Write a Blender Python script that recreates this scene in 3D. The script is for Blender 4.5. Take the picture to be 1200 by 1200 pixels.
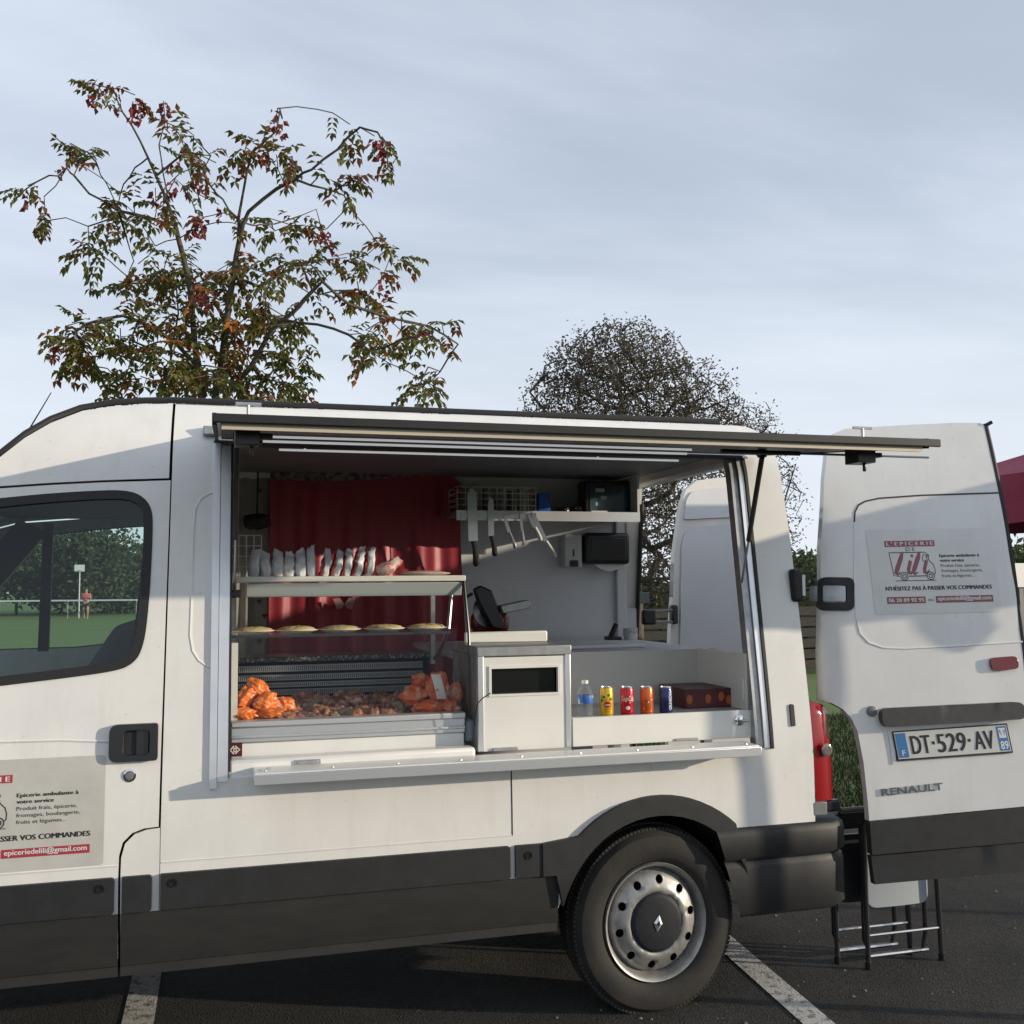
import bpy, bmesh, math, random
import numpy as np
from mathutils import Vector, Matrix, Quaternion
from mathutils.geometry import delaunay_2d_cdt
R = math.radians
scene = bpy.context.scene
col = scene.collection
for o in list(bpy.data.objects): bpy.data.objects.remove(o)

# ------------------------------------------------------------------ camera
YAW, PITCH, ROLL = R(15.8), R(4.2), R(0.5)
CAM = Vector((0.0, -3.65, 1.60)); F = 1200.0
FW = Vector((math.sin(YAW)*math.cos(PITCH), math.cos(YAW)*math.cos(PITCH), math.sin(PITCH)))
_r0 = Vector((math.cos(YAW), -math.sin(YAW), 0)); _u0 = _r0.cross(FW)
RT = _r0*math.cos(ROLL) - _u0*math.sin(ROLL); UP = _u0*math.cos(ROLL) + _r0*math.sin(ROLL)
cd = bpy.data.cameras.new('camera'); cam = bpy.data.objects.new('camera', cd); col.objects.link(cam)
cd.sensor_width = 36; cd.lens = 36.0; cd.clip_start = 0.05; cd.clip_end = 2000
m = Matrix((RT, UP, -FW)).transposed().to_4x4(); m.translation = CAM; cam.matrix_world = m
scene.camera = cam
scene.render.resolution_x = 1024; scene.render.resolution_y = 1024

# ------------------------------------------------------------------ sky and sun
SUN_TO = Vector((0.25, -0.118, 0.053)).normalized()          # towards the sun
SUN_EL = math.asin(SUN_TO.z); SUN_AZ = math.atan2(SUN_TO.x, SUN_TO.y)
SKY = 0.13
w = bpy.data.worlds.new('World'); scene.world = w; w.use_nodes = True
nt = w.node_tree; nt.nodes.clear(); N = nt.nodes; L = nt.links
def nd(t, **k):
    n = N.new(t)
    for a, b in k.items(): setattr(n, a, b)
    return n
sky = nd('ShaderNodeTexSky', sky_type='NISHITA'); sky.sun_disc = False
sky.sun_elevation = SUN_EL; sky.sun_rotation = SUN_AZ; sky.dust_density = 1.6; sky.ozone_density = 2.0
geo = nd('ShaderNodeTexCoord'); sep = nd('ShaderNodeSeparateXYZ'); L.new(geo.outputs['Generated'], sep.inputs[0])
# clouds lie on a high flat layer: project the direction onto it
den = nd('ShaderNodeMath', operation='ADD'); den.inputs[1].default_value = 0.16
zc = nd('ShaderNodeMath', operation='MAXIMUM'); zc.inputs[1].default_value = 0.0
L.new(sep.outputs[2], zc.inputs[0]); L.new(zc.outputs[0], den.inputs[0])
dx = nd('ShaderNodeMath', operation='DIVIDE'); L.new(sep.outputs[0], dx.inputs[0]); L.new(den.outputs[0], dx.inputs[1])
dy = nd('ShaderNodeMath', operation='DIVIDE'); L.new(sep.outputs[1], dy.inputs[0]); L.new(den.outputs[0], dy.inputs[1])
cmb = nd('ShaderNodeCombineXYZ'); L.new(dx.outputs[0], cmb.inputs[0]); L.new(dy.outputs[0], cmb.inputs[1])
mp = nd('ShaderNodeMapping'); mp.inputs['Scale'].default_value = (0.62, 1.25, 1); mp.inputs['Rotation'].default_value = (0, 0, R(38)); mp.inputs['Location'].default_value = (1.35, 0.25, 0)
L.new(cmb.outputs[0], mp.inputs[0])
n1 = nd('ShaderNodeTexNoise'); n1.inputs['Scale'].default_value = 0.95; n1.inputs['Detail'].default_value = 8; n1.inputs['Roughness'].default_value = 0.54; n1.inputs['Distortion'].default_value = 0.25
L.new(mp.outputs[0], n1.inputs[0])
rp = nd('ShaderNodeMapRange'); rp.inputs[1].default_value = 0.34; rp.inputs[2].default_value = 0.70; rp.inputs[3].default_value = 0.56; rp.inputs[4].default_value = 0.97
rp.interpolation_type = 'SMOOTHSTEP'
L.new(n1.outputs[0], rp.inputs[0])
sc = nd('ShaderNodeVectorMath', operation='SCALE'); sc.inputs['Scale'].default_value = SKY; L.new(sky.outputs[0], sc.inputs[0])
mx = nd('ShaderNodeMix', data_type='RGBA'); hz = nd('ShaderNodeMapRange'); hz.inputs[1].default_value = 0.0; hz.inputs[2].default_value = 0.42; hz.inputs[3].default_value = 1.0; hz.inputs[4].default_value = 0.0; L.new(zc.outputs[0], hz.inputs[0])
hzp = nd('ShaderNodeMath', operation='MULTIPLY'); L.new(hz.outputs[0], hzp.inputs[0]); hzp.inputs[1].default_value = 0.92
mxm = nd('ShaderNodeMath', operation='MAXIMUM'); L.new(rp.outputs[0], mxm.inputs[0]); L.new(hzp.outputs[0], mxm.inputs[1]); L.new(mxm.outputs[0], mx.inputs['Factor']); L.new(sc.outputs[0], mx.inputs['A'])
mx.inputs['B'].default_value = (0.715, 0.79, 0.915, 1)
mx2 = nd('ShaderNodeMix', data_type='RGBA'); hz2 = nd('ShaderNodeMapRange'); hz2.inputs[1].default_value = 0.02; hz2.inputs[2].default_value = 0.40; hz2.inputs[3].default_value = 0.85; hz2.inputs[4].default_value = 0.0; hz2.interpolation_type = 'SMOOTHSTEP'
L.new(zc.outputs[0], hz2.inputs[0]); L.new(hz2.outputs[0], mx2.inputs['Factor']); L.new(mx.outputs['Result'], mx2.inputs['A']); mx2.inputs['B'].default_value = (0.80, 0.86, 0.94, 1)
unsc = nd('ShaderNodeVectorMath', operation='SCALE'); unsc.inputs['Scale'].default_value = 1.0/SKY; L.new(mx2.outputs['Result'], unsc.inputs[0])
bg = nd('ShaderNodeBackground'); bg.inputs['Strength'].default_value = SKY; L.new(unsc.outputs[0], bg.inputs['Color'])
out = nd('ShaderNodeOutputWorld'); L.new(bg.outputs[0], out.inputs[0])
sl = bpy.data.lights.new('sun', 'SUN'); sl.energy = 4.1; sl.angle = R(0.6); sl.color = (1.0, 0.865, 0.67)
so = bpy.data.objects.new('sun', sl); col.objects.link(so); so.location = (20, -10, 8)
so.rotation_mode = 'QUATERNION'; so.rotation_quaternion = (-SUN_TO).to_track_quat('-Z', 'Y')
vs = scene.view_settings; vs.view_transform = 'Standard'; vs.look = 'None'; vs.exposure = 0.08; vs.gamma = 1.0; vs.use_curve_mapping = False
scene.cycles.max_bounces = 10; scene.cycles.transparent_max_bounces = 24

# ------------------------------------------------------------------ pixel -> place (distance always from the surface it lies on)
def ray(x, y): return FW + RT*((x-600)/F) + UP*((600-y)/F)
def at(x, y, i, v):
    d = ray(x, y); return CAM + d*((v-CAM[i])/d[i])
def atY(x, y, Y): return at(x, y, 1, Y)
def depth(x, y, D): return CAM + ray(x, y)*D
def ground(x, y): return at(x, y, 2, 0.0)
W = 1.96
def side_y(z):
    t = (z-0.95)/0.10
    s = 0.10*math.log1p(math.exp(t)) if t < 20 else z-0.95
    y = 0.150*s
    if z > 2.04: y += 1.6*(z-2.04)**2
    if z < 0.55: y += 0.35*(0.55-z)**1.5
    return y
def S(px, py):
    Y = 0.0
    for _ in range(25):
        p = atY(px, py, Y); Y = side_y(p.z)
    return (p.x, p.z)

# ------------------------------------------------------------------ materials
MATS = {}
def mat(name, c, rough=0.5, metal=0.0, var=0.0, vscale=8.0, bump=0.0, bscale=60.0, coat=0.0, c2=None, spec=0.5, sheen=0.0, trans=0.0, ramp=(0.4, 0.62), stretch=None):
    if name in MATS: return MATS[name]
    mt = bpy.data.materials.new(name); mt.use_nodes = True; t = mt.node_tree
    b = t.nodes['Principled BSDF']
    b.inputs['Base Color'].default_value = (*c, 1); b.inputs['Roughness'].default_value = rough; b.inputs['Metallic'].default_value = metal
    b.inputs['Coat Weight'].default_value = coat; b.inputs['Coat Roughness'].default_value = 0.12
    b.inputs['Specular IOR Level'].default_value = spec; b.inputs['Sheen Weight'].default_value = sheen; b.inputs['Transmission Weight'].default_value = trans
    tc = t.nodes.new('ShaderNodeTexCoord'); src = tc.outputs['Object']
    if stretch:
        mpn = t.nodes.new('ShaderNodeMapping'); mpn.inputs['Scale'].default_value = stretch; t.links.new(src, mpn.inputs[0]); src = mpn.outputs[0]
    if var > 0 or c2:
        n = t.nodes.new('ShaderNodeTexNoise'); n.inputs['Scale'].default_value = vscale; n.inputs['Detail'].default_value = 6; n.inputs['Roughness'].default_value = 0.62
        t.links.new(src, n.inputs[0])
        rm = t.nodes.new('ShaderNodeMapRange'); rm.inputs[1].default_value = ramp[0]; rm.inputs[2].default_value = ramp[1]; t.links.new(n.outputs[0], rm.inputs[0])
        mxx = t.nodes.new('ShaderNodeMix'); mxx.data_type = 'RGBA'; t.links.new(rm.outputs[0], mxx.inputs['Factor'])
        mxx.inputs['A'].default_value = (*c, 1); k = c2 or tuple(max(0, x*(1-var)) for x in c); mxx.inputs['B'].default_value = (*k, 1)
        t.links.new(mxx.outputs['Result'], b.inputs['Base Color'])
        rr = t.nodes.new('ShaderNodeMapRange'); rr.inputs[3].default_value = rough*0.85; rr.inputs[4].default_value = min(1, rough*1.25)
        t.links.new(n.outputs[0], rr.inputs[0]); t.links.new(rr.outputs[0], b.inputs['Roughness'])
    if bump > 0:
        n2 = t.nodes.new('ShaderNodeTexNoise'); n2.inputs['Scale'].default_value = bscale; n2.inputs['Detail'].default_value = 4; t.links.new(src, n2.inputs[0])
        bp = t.nodes.new('ShaderNodeBump'); bp.inputs['Strength'].default_value = bump; bp.inputs['Distance'].default_value = 0.01
        t.links.new(n2.outputs[0], bp.inputs['Height']); t.links.new(bp.outputs[0], b.inputs['Normal'])
    MATS[name] = mt; return mt
def glass(name, tint, ior=1.45, dirt=0.0):
    if name in MATS: return MATS[name]
    mt = bpy.data.materials.new(name); mt.use_nodes = True; t = mt.node_tree; t.nodes.clear()
    tr = t.nodes.new('ShaderNodeBsdfTransparent'); tr.inputs[0].default_value = (*tint, 1)
    gl = t.nodes.new('ShaderNodeBsdfGlossy'); gl.inputs['Roughness'].default_value = 0.02; gl.inputs['Color'].default_value = (0.95, 0.97, 1, 1)
    fr = t.nodes.new('ShaderNodeFresnel'); fr.inputs[0].default_value = ior
    ge = t.nodes.new('ShaderNodeNewGeometry'); mr = t.nodes.new('ShaderNodeMapRange'); mr.inputs[3].default_value = ior; mr.inputs[4].default_value = 1.0/ior
    t.links.new(ge.outputs['Backfacing'], mr.inputs[0]); t.links.new(mr.outputs[0], fr.inputs[0])
    ms = t.nodes.new('ShaderNodeMixShader'); t.links.new(fr.outputs[0], ms.inputs[0]); t.links.new(tr.outputs[0], ms.inputs[1]); t.links.new(gl.outputs[0], ms.inputs[2])
    last = ms
    if dirt > 0:
        df = t.nodes.new('ShaderNodeBsdfDiffuse'); df.inputs[0].default_value = (0.6, 0.6, 0.58, 1)
        m2 = t.nodes.new('ShaderNodeMixShader'); m2.inputs[0].default_value = dirt; t.links.new(ms.outputs[0], m2.inputs[1]); t.links.new(df.outputs[0], m2.inputs[2]); last = m2
    o = t.nodes.new('ShaderNodeOutputMaterial'); t.links.new(last.outputs[0], o.inputs[0])
    MATS[name] = mt; return mt

# ------------------------------------------------------------------ mesh helpers
PLOC = {}
def tag(o, label=None, cat=None, group=None, kind=None):
    if label: o['label'] = label
    if cat: o['category'] = cat
    if group: o['group'] = group
    if kind: o['kind'] = kind
    return o
def thing(name, label, cat, loc=(0, 0, 0), group=None):
    o = bpy.data.objects.new(name, None); col.objects.link(o); o.location = loc; o.empty_display_size = 0.1
    PLOC[o] = Vector(loc); return tag(o, label, cat, group)
def wloc(o): return PLOC.get(o, Vector((0, 0, 0)))
def link(name, me, mt, parent=None, smooth=35, bevel=0.0, seg=2):
    o = bpy.data.objects.new(name, me); col.objects.link(o)
    if isinstance(mt, (list, tuple)):
        for x in mt: me.materials.append(x)
    elif mt: me.materials.append(mt)
    if smooth:
        me.polygons.foreach_set('use_smooth', [True]*len(me.polygons)); me.set_sharp_from_angle(angle=R(smooth))
    if parent:
        o.parent = parent; o.matrix_parent_inverse = Matrix.Translation(-wloc(parent))
        PLOC[o] = Vector((0, 0, 0))
        if wloc(parent).length and parent.type == 'EMPTY': pass
    if bevel > 0:
        b = o.modifiers.new('bevel', 'BEVEL'); b.width = bevel; b.segments = seg; b.limit_method = 'ANGLE'; b.angle_limit = R(40)
    return o
class MB:
    def __init__(s): s.v = []; s.f = []; s.mi = []
    def add(s, vs, fs, mi=0):
        k = len(s.v); s.v += [tuple(p) for p in vs]; s.f += [tuple(i+k for i in f) for f in fs]; s.mi += [mi]*len(fs); return s
    def box(s, a, b, M=None, mi=0):
        (x0, y0, z0), (x1, y1, z1) = a, b
        x0, x1 = min(x0, x1), max(x0, x1); y0, y1 = min(y0, y1), max(y0, y1); z0, z1 = min(z0, z1), max(z0, z1)
        vs = [Vector(p) for p in ((x0,y0,z0),(x1,y0,z0),(x1,y1,z0),(x0,y1,z0),(x0,y0,z1),(x1,y0,z1),(x1,y1,z1),(x0,y1,z1))]
        if M: vs = [M @ p for p in vs]
        return s.add(vs, [(0,3,2,1),(4,5,6,7),(0,1,5,4),(1,2,6,5),(2,3,7,6),(3,0,4,7)], mi)
    def hexa(s, q0, q1, mi=0):          # two quads joined
        return s.add(list(q0)+list(q1), [(3,2,1,0),(4,5,6,7),(0,1,5,4),(1,2,6,5),(2,3,7,6),(3,0,4,7)], mi)
    def prism(s, poly, vec, mi=0):
        n = len(poly); vec = Vector(vec); a = [Vector(p) for p in poly]
        return s.add(a+[p+vec for p in a], [tuple(range(n))[::-1], tuple(range(n, 2*n))]+[(i, (i+1) % n, n+(i+1) % n, n+i) for i in range(n)], mi)
    def tube(s, pts, r, n=8, caps=True, closed=False, mi=0):
        pts = [Vector(p) for p in pts]; m_ = len(pts); rs = r if isinstance(r, (list, tuple)) else [r]*m_
        vs = []; prev = None
        for i, p in enumerate(pts):
            a = pts[i-1] if (i or closed) else p; b = pts[(i+1) % m_] if (i < m_-1 or closed) else p
            t = (b-a)
            if t.length < 1e-9: t = Vector((0, 0, 1))
            t.normalize()
            if prev is None:
                nx = t.orthogonal().normalized()
            else:
                nx = prev - t*prev.dot(t)
                nx = nx.normalized() if nx.length > 1e-6 else t.orthogonal().normalized()
            prev = nx; ny = t.cross(nx)
            for k in range(n):
                an = 2*math.pi*k/n; vs.append(p + (nx*math.cos(an)+ny*math.sin(an))*rs[i])
        fs = []
        for i in range(m_ if closed else m_-1):
            j = (i+1) % m_
            for k in range(n): fs.append((i*n+k, i*n+(k+1) % n, j*n+(k+1) % n, j*n+k))
        if caps and not closed: fs += [tuple(range(n))[::-1], tuple(range((m_-1)*n, m_*n))]
        return s.add(vs, fs, mi)
    def cyl(s, p0, p1, r0, r1=None, n=16, mi=0): return s.tube([p0, p1], [r0, r0 if r1 is None else r1], n, mi=mi)
    def lathe(s, o, axis, prof, n=24, mi=0, capa=False, capb=False):
        o = Vector(o); ax = Vector(axis).normalized(); a = ax.orthogonal().normalized(); b = ax.cross(a); vs = []
        for (r, h) in prof:
            for k in range(n):
                an = 2*math.pi*k/n; vs.append(o+ax*h+(a*math.cos(an)+b*math.sin(an))*r)
        fs = [(i*n+k, i*n+(k+1) % n, (i+1)*n+(k+1) % n, (i+1)*n+k) for i in range(len(prof)-1) for k in range(n)]
        if capa: fs.append(tuple(range(n))[::-1])
        if capb: fs.append(tuple(range((len(prof)-1)*n, len(prof)*n)))
        return s.add(vs, fs, mi)
    def mesh(s, name='m'):
        me = bpy.data.meshes.new(name); me.from_pydata(s.v, [], s.f); me.polygons.foreach_set('material_index', s.mi)
        bm = bmesh.new(); bm.from_mesh(me); bmesh.ops.recalc_face_normals(bm, faces=bm.faces); bm.to_mesh(me); bm.free(); return me
    def build(s, name, mt, parent=None, smooth=35, bevel=0.0, seg=2): return link(name, s.mesh(name), mt, parent, smooth, bevel, seg)
def inside(p, poly):
    x, y = p; c = False; n = len(poly); j = n-1
    for i in range(n):
        xi, yi = poly[i]; xj, yj = poly[j]
        if (yi > y) != (yj > y) and x < (xj-xi)*(y-yi)/(yj-yi)+xi: c = not c
        j = i
    return c
def densify(poly, step):
    o = []
    for i in range(len(poly)):
        a = Vector(poly[i]); b = Vector(poly[(i+1) % len(poly)]); k = max(1, int((b-a).length/step))
        o += [tuple(a.lerp(b, t/k)) for t in range(k)]
    return o
def rounded(poly, r, seg=5):
    o = []; n = len(poly); rr = r if isinstance(r, (list, tuple)) else [r]*n
    for i in range(n):
        p = Vector(poly[i]); a = Vector(poly[i-1])-p; b = Vector(poly[(i+1) % n])-p
        q = min(rr[i], a.length*0.49, b.length*0.49)
        if q <= 1e-6: o.append(tuple(p)); continue
        s = p+a.normalized()*q; e = p+b.normalized()*q
        for t in range(seg+1):
            k = t/seg; o.append(tuple(s*(1-k)**2 + p*2*k*(1-k) + e*k*k))
    return o
def offset(poly, d):
    n = len(poly); ar = sum(poly[i][0]*poly[(i+1) % n][1]-poly[(i+1) % n][0]*poly[i][1] for i in range(n)); sg = 1 if ar > 0 else -1
    o = []
    for i in range(n):
        p = Vector(poly[i]); a = (p-Vector(poly[i-1])).normalized(); b = (Vector(poly[(i+1) % n])-p).normalized()
        na = Vector((a.y, -a.x))*sg; nb = Vector((b.y, -b.x))*sg; m_ = (na+nb)
        m_ = m_/max(0.3, m_.dot(na)) if m_.length > 1e-6 else na
        o.append(tuple(p+m_*d))
    return o
def sheet(outline, holes, fn, nrm, thick=0.02, res=0.09, edge=0.06):
    """flat (a,b) outline with holes, laid on the surface fn(a,b); nrm(a,b) points to the back; returns MB"""
    loops = [densify(outline, edge)]+[densify(h, edge) for h in holes]
    pts = []; ed = []
    for lp in loops:
        k = len(pts); pts += lp; ed += [(k+i, k+(i+1) % len(lp)) for i in range(len(lp))]
    xs = [p[0] for p in outline]; ys = [p[1] for p in outline]; nb = len(pts)
    a = min(xs)+res/2
    while a < max(xs):
        b = min(ys)+res/2
        while b < max(ys):
            if inside((a, b), outline) and not any(inside((a, b), h) for h in holes): pts.append((a, b))
            b += res
        a += res
    r = delaunay_2d_cdt([Vector(p) for p in pts], ed, [], 0, 1e-6)
    vv, fs = r[0], r[2]; keep = []
    for f in fs:
        c = sum((vv[i] for i in f), Vector((0, 0)))/len(f)
        if inside(c, loops[0]) and not any(inside(c, h) for h in loops[1:]): keep.append(tuple(f))
    mb = MB(); n = len(vv); front = [Vector(fn(p.x, p.y)) for p in vv]; back = [front[i]+Vector(nrm(vv[i].x, vv[i].y))*thick for i in range(n)]
    cnt = {}
    for f in keep:
        for i in range(len(f)):
            e = (f[i], f[(i+1) % len(f)]); cnt[e] = 1
    fs2 = list(keep)
    if thick > 0:
        fs2 += [tuple(i+n for i in f[::-1]) for f in keep]
        fs2 += [(b_, a_, a_+n, b_+n) for (a_, b_) in cnt if (b_, a_) not in cnt]
        mb.add(front+back, fs2)
    else: mb.add(front, fs2)
    return mb
def side_sheet(outline, holes=(), out=0.0, thick=0.02, far=False, res=0.09, edge=0.06):
    def fn(x, z):
        y = side_y(z)-out; return (x, W-y if far else y, z)
    return sheet(outline, holes, fn, lambda a, b: (0, -1 if far else 1, 0), thick, res, edge)
def side_tube(pts, r, out=0.0, n=6, closed=False):
    return MB().tube([(x, side_y(z)-out, z) for x, z in pts], r, n, closed=closed)
def text(body, size, mt, parent, M, name='lettering', bold=0.0, extrude=0.0006, align='LEFT', sx=1.0, shear=0.0, spacing=1.0, valign='BOTTOM_BASELINE'):
    c = bpy.data.curves.new(name, 'FONT'); c.body = body; c.size = size; c.extrude = extrude; c.offset = bold; c.align_x = align; c.align_y = valign; c.shear = shear; c.space_character = spacing; c.resolution_u = 3
    o = bpy.data.objects.new(name, c); col.objects.link(o); dg = bpy.context.evaluated_depsgraph_get(); dg.update()
    me = bpy.data.meshes.new_from_object(o.evaluated_get(dg)); bpy.data.objects.remove(o); bpy.data.curves.remove(c)
    me.transform(M @ Matrix.Diagonal((sx, 1, 1, 1)))
    me.materials.clear(); return link(name, me, mt, parent, 0)
def frame(o, ex, ey):          # matrix: local x -> ex, local y -> ey, origin o
    ex = Vector(ex).normalized(); ey = Vector(ey); ey = (ey-ex*ey.dot(ex)).normalized(); ez = ex.cross(ey)
    M = Matrix((ex, ey, ez)).transposed().to_4x4(); M.translation = Vector(o); return M

# ------------------------------------------------------------------ palette
WHITE = mat('van white paint', (0.735, 0.725, 0.70), 0.30, var=0.07, vscale=3.0, coat=0.6, bump=0.05, bscale=2.5)
def grime(mt, amount=0.55):
    t = mt.node_tree; b = t.nodes['Principled BSDF']; src = b.inputs['Base Color'].links[0].from_socket
    tc = t.nodes.new('ShaderNodeTexCoord'); mp_ = t.nodes.new('ShaderNodeMapping'); mp_.inputs['Scale'].default_value = (9, 9, 0.9); t.links.new(tc.outputs['Object'], mp_.inputs[0])
    n = t.nodes.new('ShaderNodeTexNoise'); n.inputs['Scale'].default_value = 1.6; n.inputs['Detail'].default_value = 8; n.inputs['Roughness'].default_value = 0.7; t.links.new(mp_.outputs[0], n.inputs[0])
    v = t.nodes.new('ShaderNodeTexNoise'); v.inputs['Scale'].default_value = 46; v.inputs['Detail'].default_value = 3; t.links.new(tc.outputs['Object'], v.inputs[0])
    r1 = t.nodes.new('ShaderNodeMapRange'); r1.inputs[1].default_value = 0.52; r1.inputs[2].default_value = 0.74; r1.inputs[4].default_value = 0.30*amount; t.links.new(n.outputs[0], r1.inputs[0])
    r2 = t.nodes.new('ShaderNodeMapRange'); r2.inputs[1].default_value = 0.69; r2.inputs[2].default_value = 0.76; r2.inputs[4].default_value = 0.5*amount; t.links.new(v.outputs[0], r2.inputs[0])
    ad = t.nodes.new('ShaderNodeMath'); ad.operation = 'MAXIMUM'; t.links.new(r1.outputs[0], ad.inputs[0]); t.links.new(r2.outputs[0], ad.inputs[1])
    mx_ = t.nodes.new('ShaderNodeMix'); mx_.data_type = 'RGBA'; t.links.new(ad.outputs[0], mx_.inputs['Factor']); t.links.new(src, mx_.inputs['A']); mx_.inputs['B'].default_value = (0.36, 0.32, 0.26, 1); t.links.new(mx_.outputs['Result'], b.inputs['Base Color'])
grime(WHITE)
WHITE_D = mat('dusty white paint', (0.66, 0.64, 0.60), 0.36, var=0.12, vscale=5.0, coat=0.2, bump=0.02, bscale=5)
INWHITE = mat('interior white panel', (0.58, 0.59, 0.61), 0.42, var=0.05, vscale=4)
PLAST = mat('black textured plastic', (0.017, 0.0175, 0.019), 0.55, var=0.35, vscale=14, bump=0.12, bscale=350)
SILL = mat('dusty dark sill', (0.0165, 0.016, 0.0155), 0.60, c2=(0.021, 0.0195, 0.018), vscale=6, bump=0.05, bscale=200, stretch=(1, 1, 4))
RUBBER = mat('black rubber', (0.012, 0.012, 0.013), 0.6)
DARK = mat('dark gap', (0.006, 0.006, 0.006), 0.9)
ALU = mat('brushed aluminium', (0.72, 0.73, 0.75), 0.34, 0.75, var=0.06, vscale=9)
ALU_D = mat('dull aluminium', (0.42, 0.43, 0.44), 0.42, 0.7, var=0.2, vscale=20)
STEEL = mat('stainless steel', (0.50, 0.51, 0.52), 0.28, 1.0)
CHROME = mat('chrome', (0.75, 0.76, 0.78), 0.08, 1.0)
BLACK = mat('black plastic', (0.012, 0.012, 0.013), 0.32)
GREYP = mat('grey plastic', (0.16, 0.165, 0.17), 0.45)
LEDGREY = mat('grey panel', (0.33, 0.37, 0.37), 0.35)
RED = mat('red lamp lens', (0.25, 0.005, 0.010), 0.12, coat=0.6)
DRED = mat('dark red lens', (0.16, 0.006, 0.010), 0.18, coat=0.5)
CREAM = mat('cream rubber strip', (0.55, 0.50, 0.40), 0.5)
WIRE = mat('white coated wire', (0.62, 0.62, 0.60), 0.4)
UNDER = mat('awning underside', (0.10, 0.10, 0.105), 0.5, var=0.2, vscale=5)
FLOOR = mat('van floor', (0.12, 0.12, 0.12), 0.6)
INK = mat('sign black', (0.02, 0.02, 0.022), 0.5)
SIGNRED = mat('sign red', (0.36, 0.035, 0.06), 0.45)
SIGNBG = mat('sign sheet', (0.50, 0.49, 0.455), 0.42, var=0.10, vscale=9)
SIGNWHITE = mat('sign white', (0.72, 0.71, 0.68), 0.45)
GLASS_CAB = glass('cab glass', (0.76, 0.86, 0.83))
GLASS_CL = glass('clear glass', (0.95, 0.97, 0.96), 1.28)

# ------------------------------------------------------------------ setting: lawn, car park, painted lines
def ground_mat():
    mt = bpy.data.materials.new('asphalt'); mt.use_nodes = True; t = mt.node_tree; b = t.nodes['Principled BSDF']; b.inputs['Roughness'].default_value = 0.85
    b.inputs['Specular IOR Level'].default_value = 0.25
    tc = t.nodes.new('ShaderNodeTexCoord')
    v = t.nodes.new('ShaderNodeTexVoronoi'); v.inputs['Scale'].default_value = 150; t.links.new(tc.outputs['Object'], v.inputs[0])
    n = t.nodes.new('ShaderNodeTexNoise'); n.inputs['Scale'].default_value = 2.0; n.inputs['Detail'].default_value = 9; n.inputs['Roughness'].default_value = 0.7; t.links.new(tc.outputs['Object'], n.inputs[0])
    rp1 = t.nodes.new('ShaderNodeValToRGB'); e = rp1.color_ramp.elements
    e[0].position = 0.0; e[0].color = (0.022, 0.0205, 0.019, 1); e[1].position = 0.9; e[1].color = (0.060, 0.056, 0.050, 1)
    e2 = rp1.color_ramp.elements.new(0.975); e2.color = (0.075, 0.066, 0.055, 1); e3 = rp1.color_ramp.elements.new(0.985); e3.color = (0.22, 0.19, 0.155, 1)
    t.links.new(v.outputs['Color'], rp1.inputs[0])
    mr = t.nodes.new('ShaderNodeMapRange'); mr.inputs[1].default_value = 0.3; mr.inputs[2].default_value = 0.75; mr.inputs[3].default_value = 0.6; mr.inputs[4].default_value = 1.35; t.links.new(n.outputs[0], mr.inputs[0])
    ml = t.nodes.new('ShaderNodeVectorMath'); ml.operation = 'SCALE'; t.links.new(rp1.outputs[0], ml.inputs[0]); t.links.new(mr.outputs[0], ml.inputs['Scale'])
    t.links.new(ml.outputs[0], b.inputs['Base Color'])
    bp = t.nodes.new('ShaderNodeBump'); bp.inputs['Strength'].default_value = 0.7; bp.inputs['Distance'].default_value = 0.003; t.links.new(v.outputs['Distance'], bp.inputs['Height']); t.links.new(bp.outputs[0], b.inputs['Normal'])
    return mt
def flat(name, poly, z, mt, kind='structure'):
    mb = MB(); mb.add([(p[0], p[1], z) for p in poly], [tuple(range(len(poly)))]); o = mb.build(name, mt, smooth=0); return tag(o, kind=kind)
GRASSM = mat('field grass', (0.13, 0.19, 0.065), 0.9, c2=(0.16, 0.20, 0.085), vscale=0.35, bump=0.6, bscale=22, spec=0.1)
flat('grass_field', [(-900, -900), (900, -900), (900, 900), (-900, 900)], -0.004, GRASSM)
flat('car_park', [(-16, -14), (18, -14), (18, 2.85), (-16, 2.85)], 0.0, ground_mat())
LINEM = mat('worn white line paint', (0.50, 0.49, 0.46), 0.8, c2=(0.14, 0.13, 0.12), vscale=26, bump=0.4, bscale=120, ramp=(0.50, 0.66))
def pline(a0, a1, b0, b1, back, fwd):
    A0, A1, B0, B1 = [ground(*p) for p in (a0, a1, b0, b1)]
    d = ((B0-A0).normalized()+(B1-A1).normalized()).normalized(); wd = (A1-A0); wd -= d*wd.dot(d); wd = wd.normalized()*0.115
    return [A0-d*back, A0+d*fwd, A0+d*fwd+wd, A0-d*back+wd]
flat('parking_line', pline((155, 1145), (182, 1144), (142, 1200), (173, 1199), 4.4, 2.2), 0.004, LINEM)
flat('parking_line', pline((852, 1121), (868, 1121), (934, 1200), (965, 1200), 3.6, 1.4), 0.004, LINEM)

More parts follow.
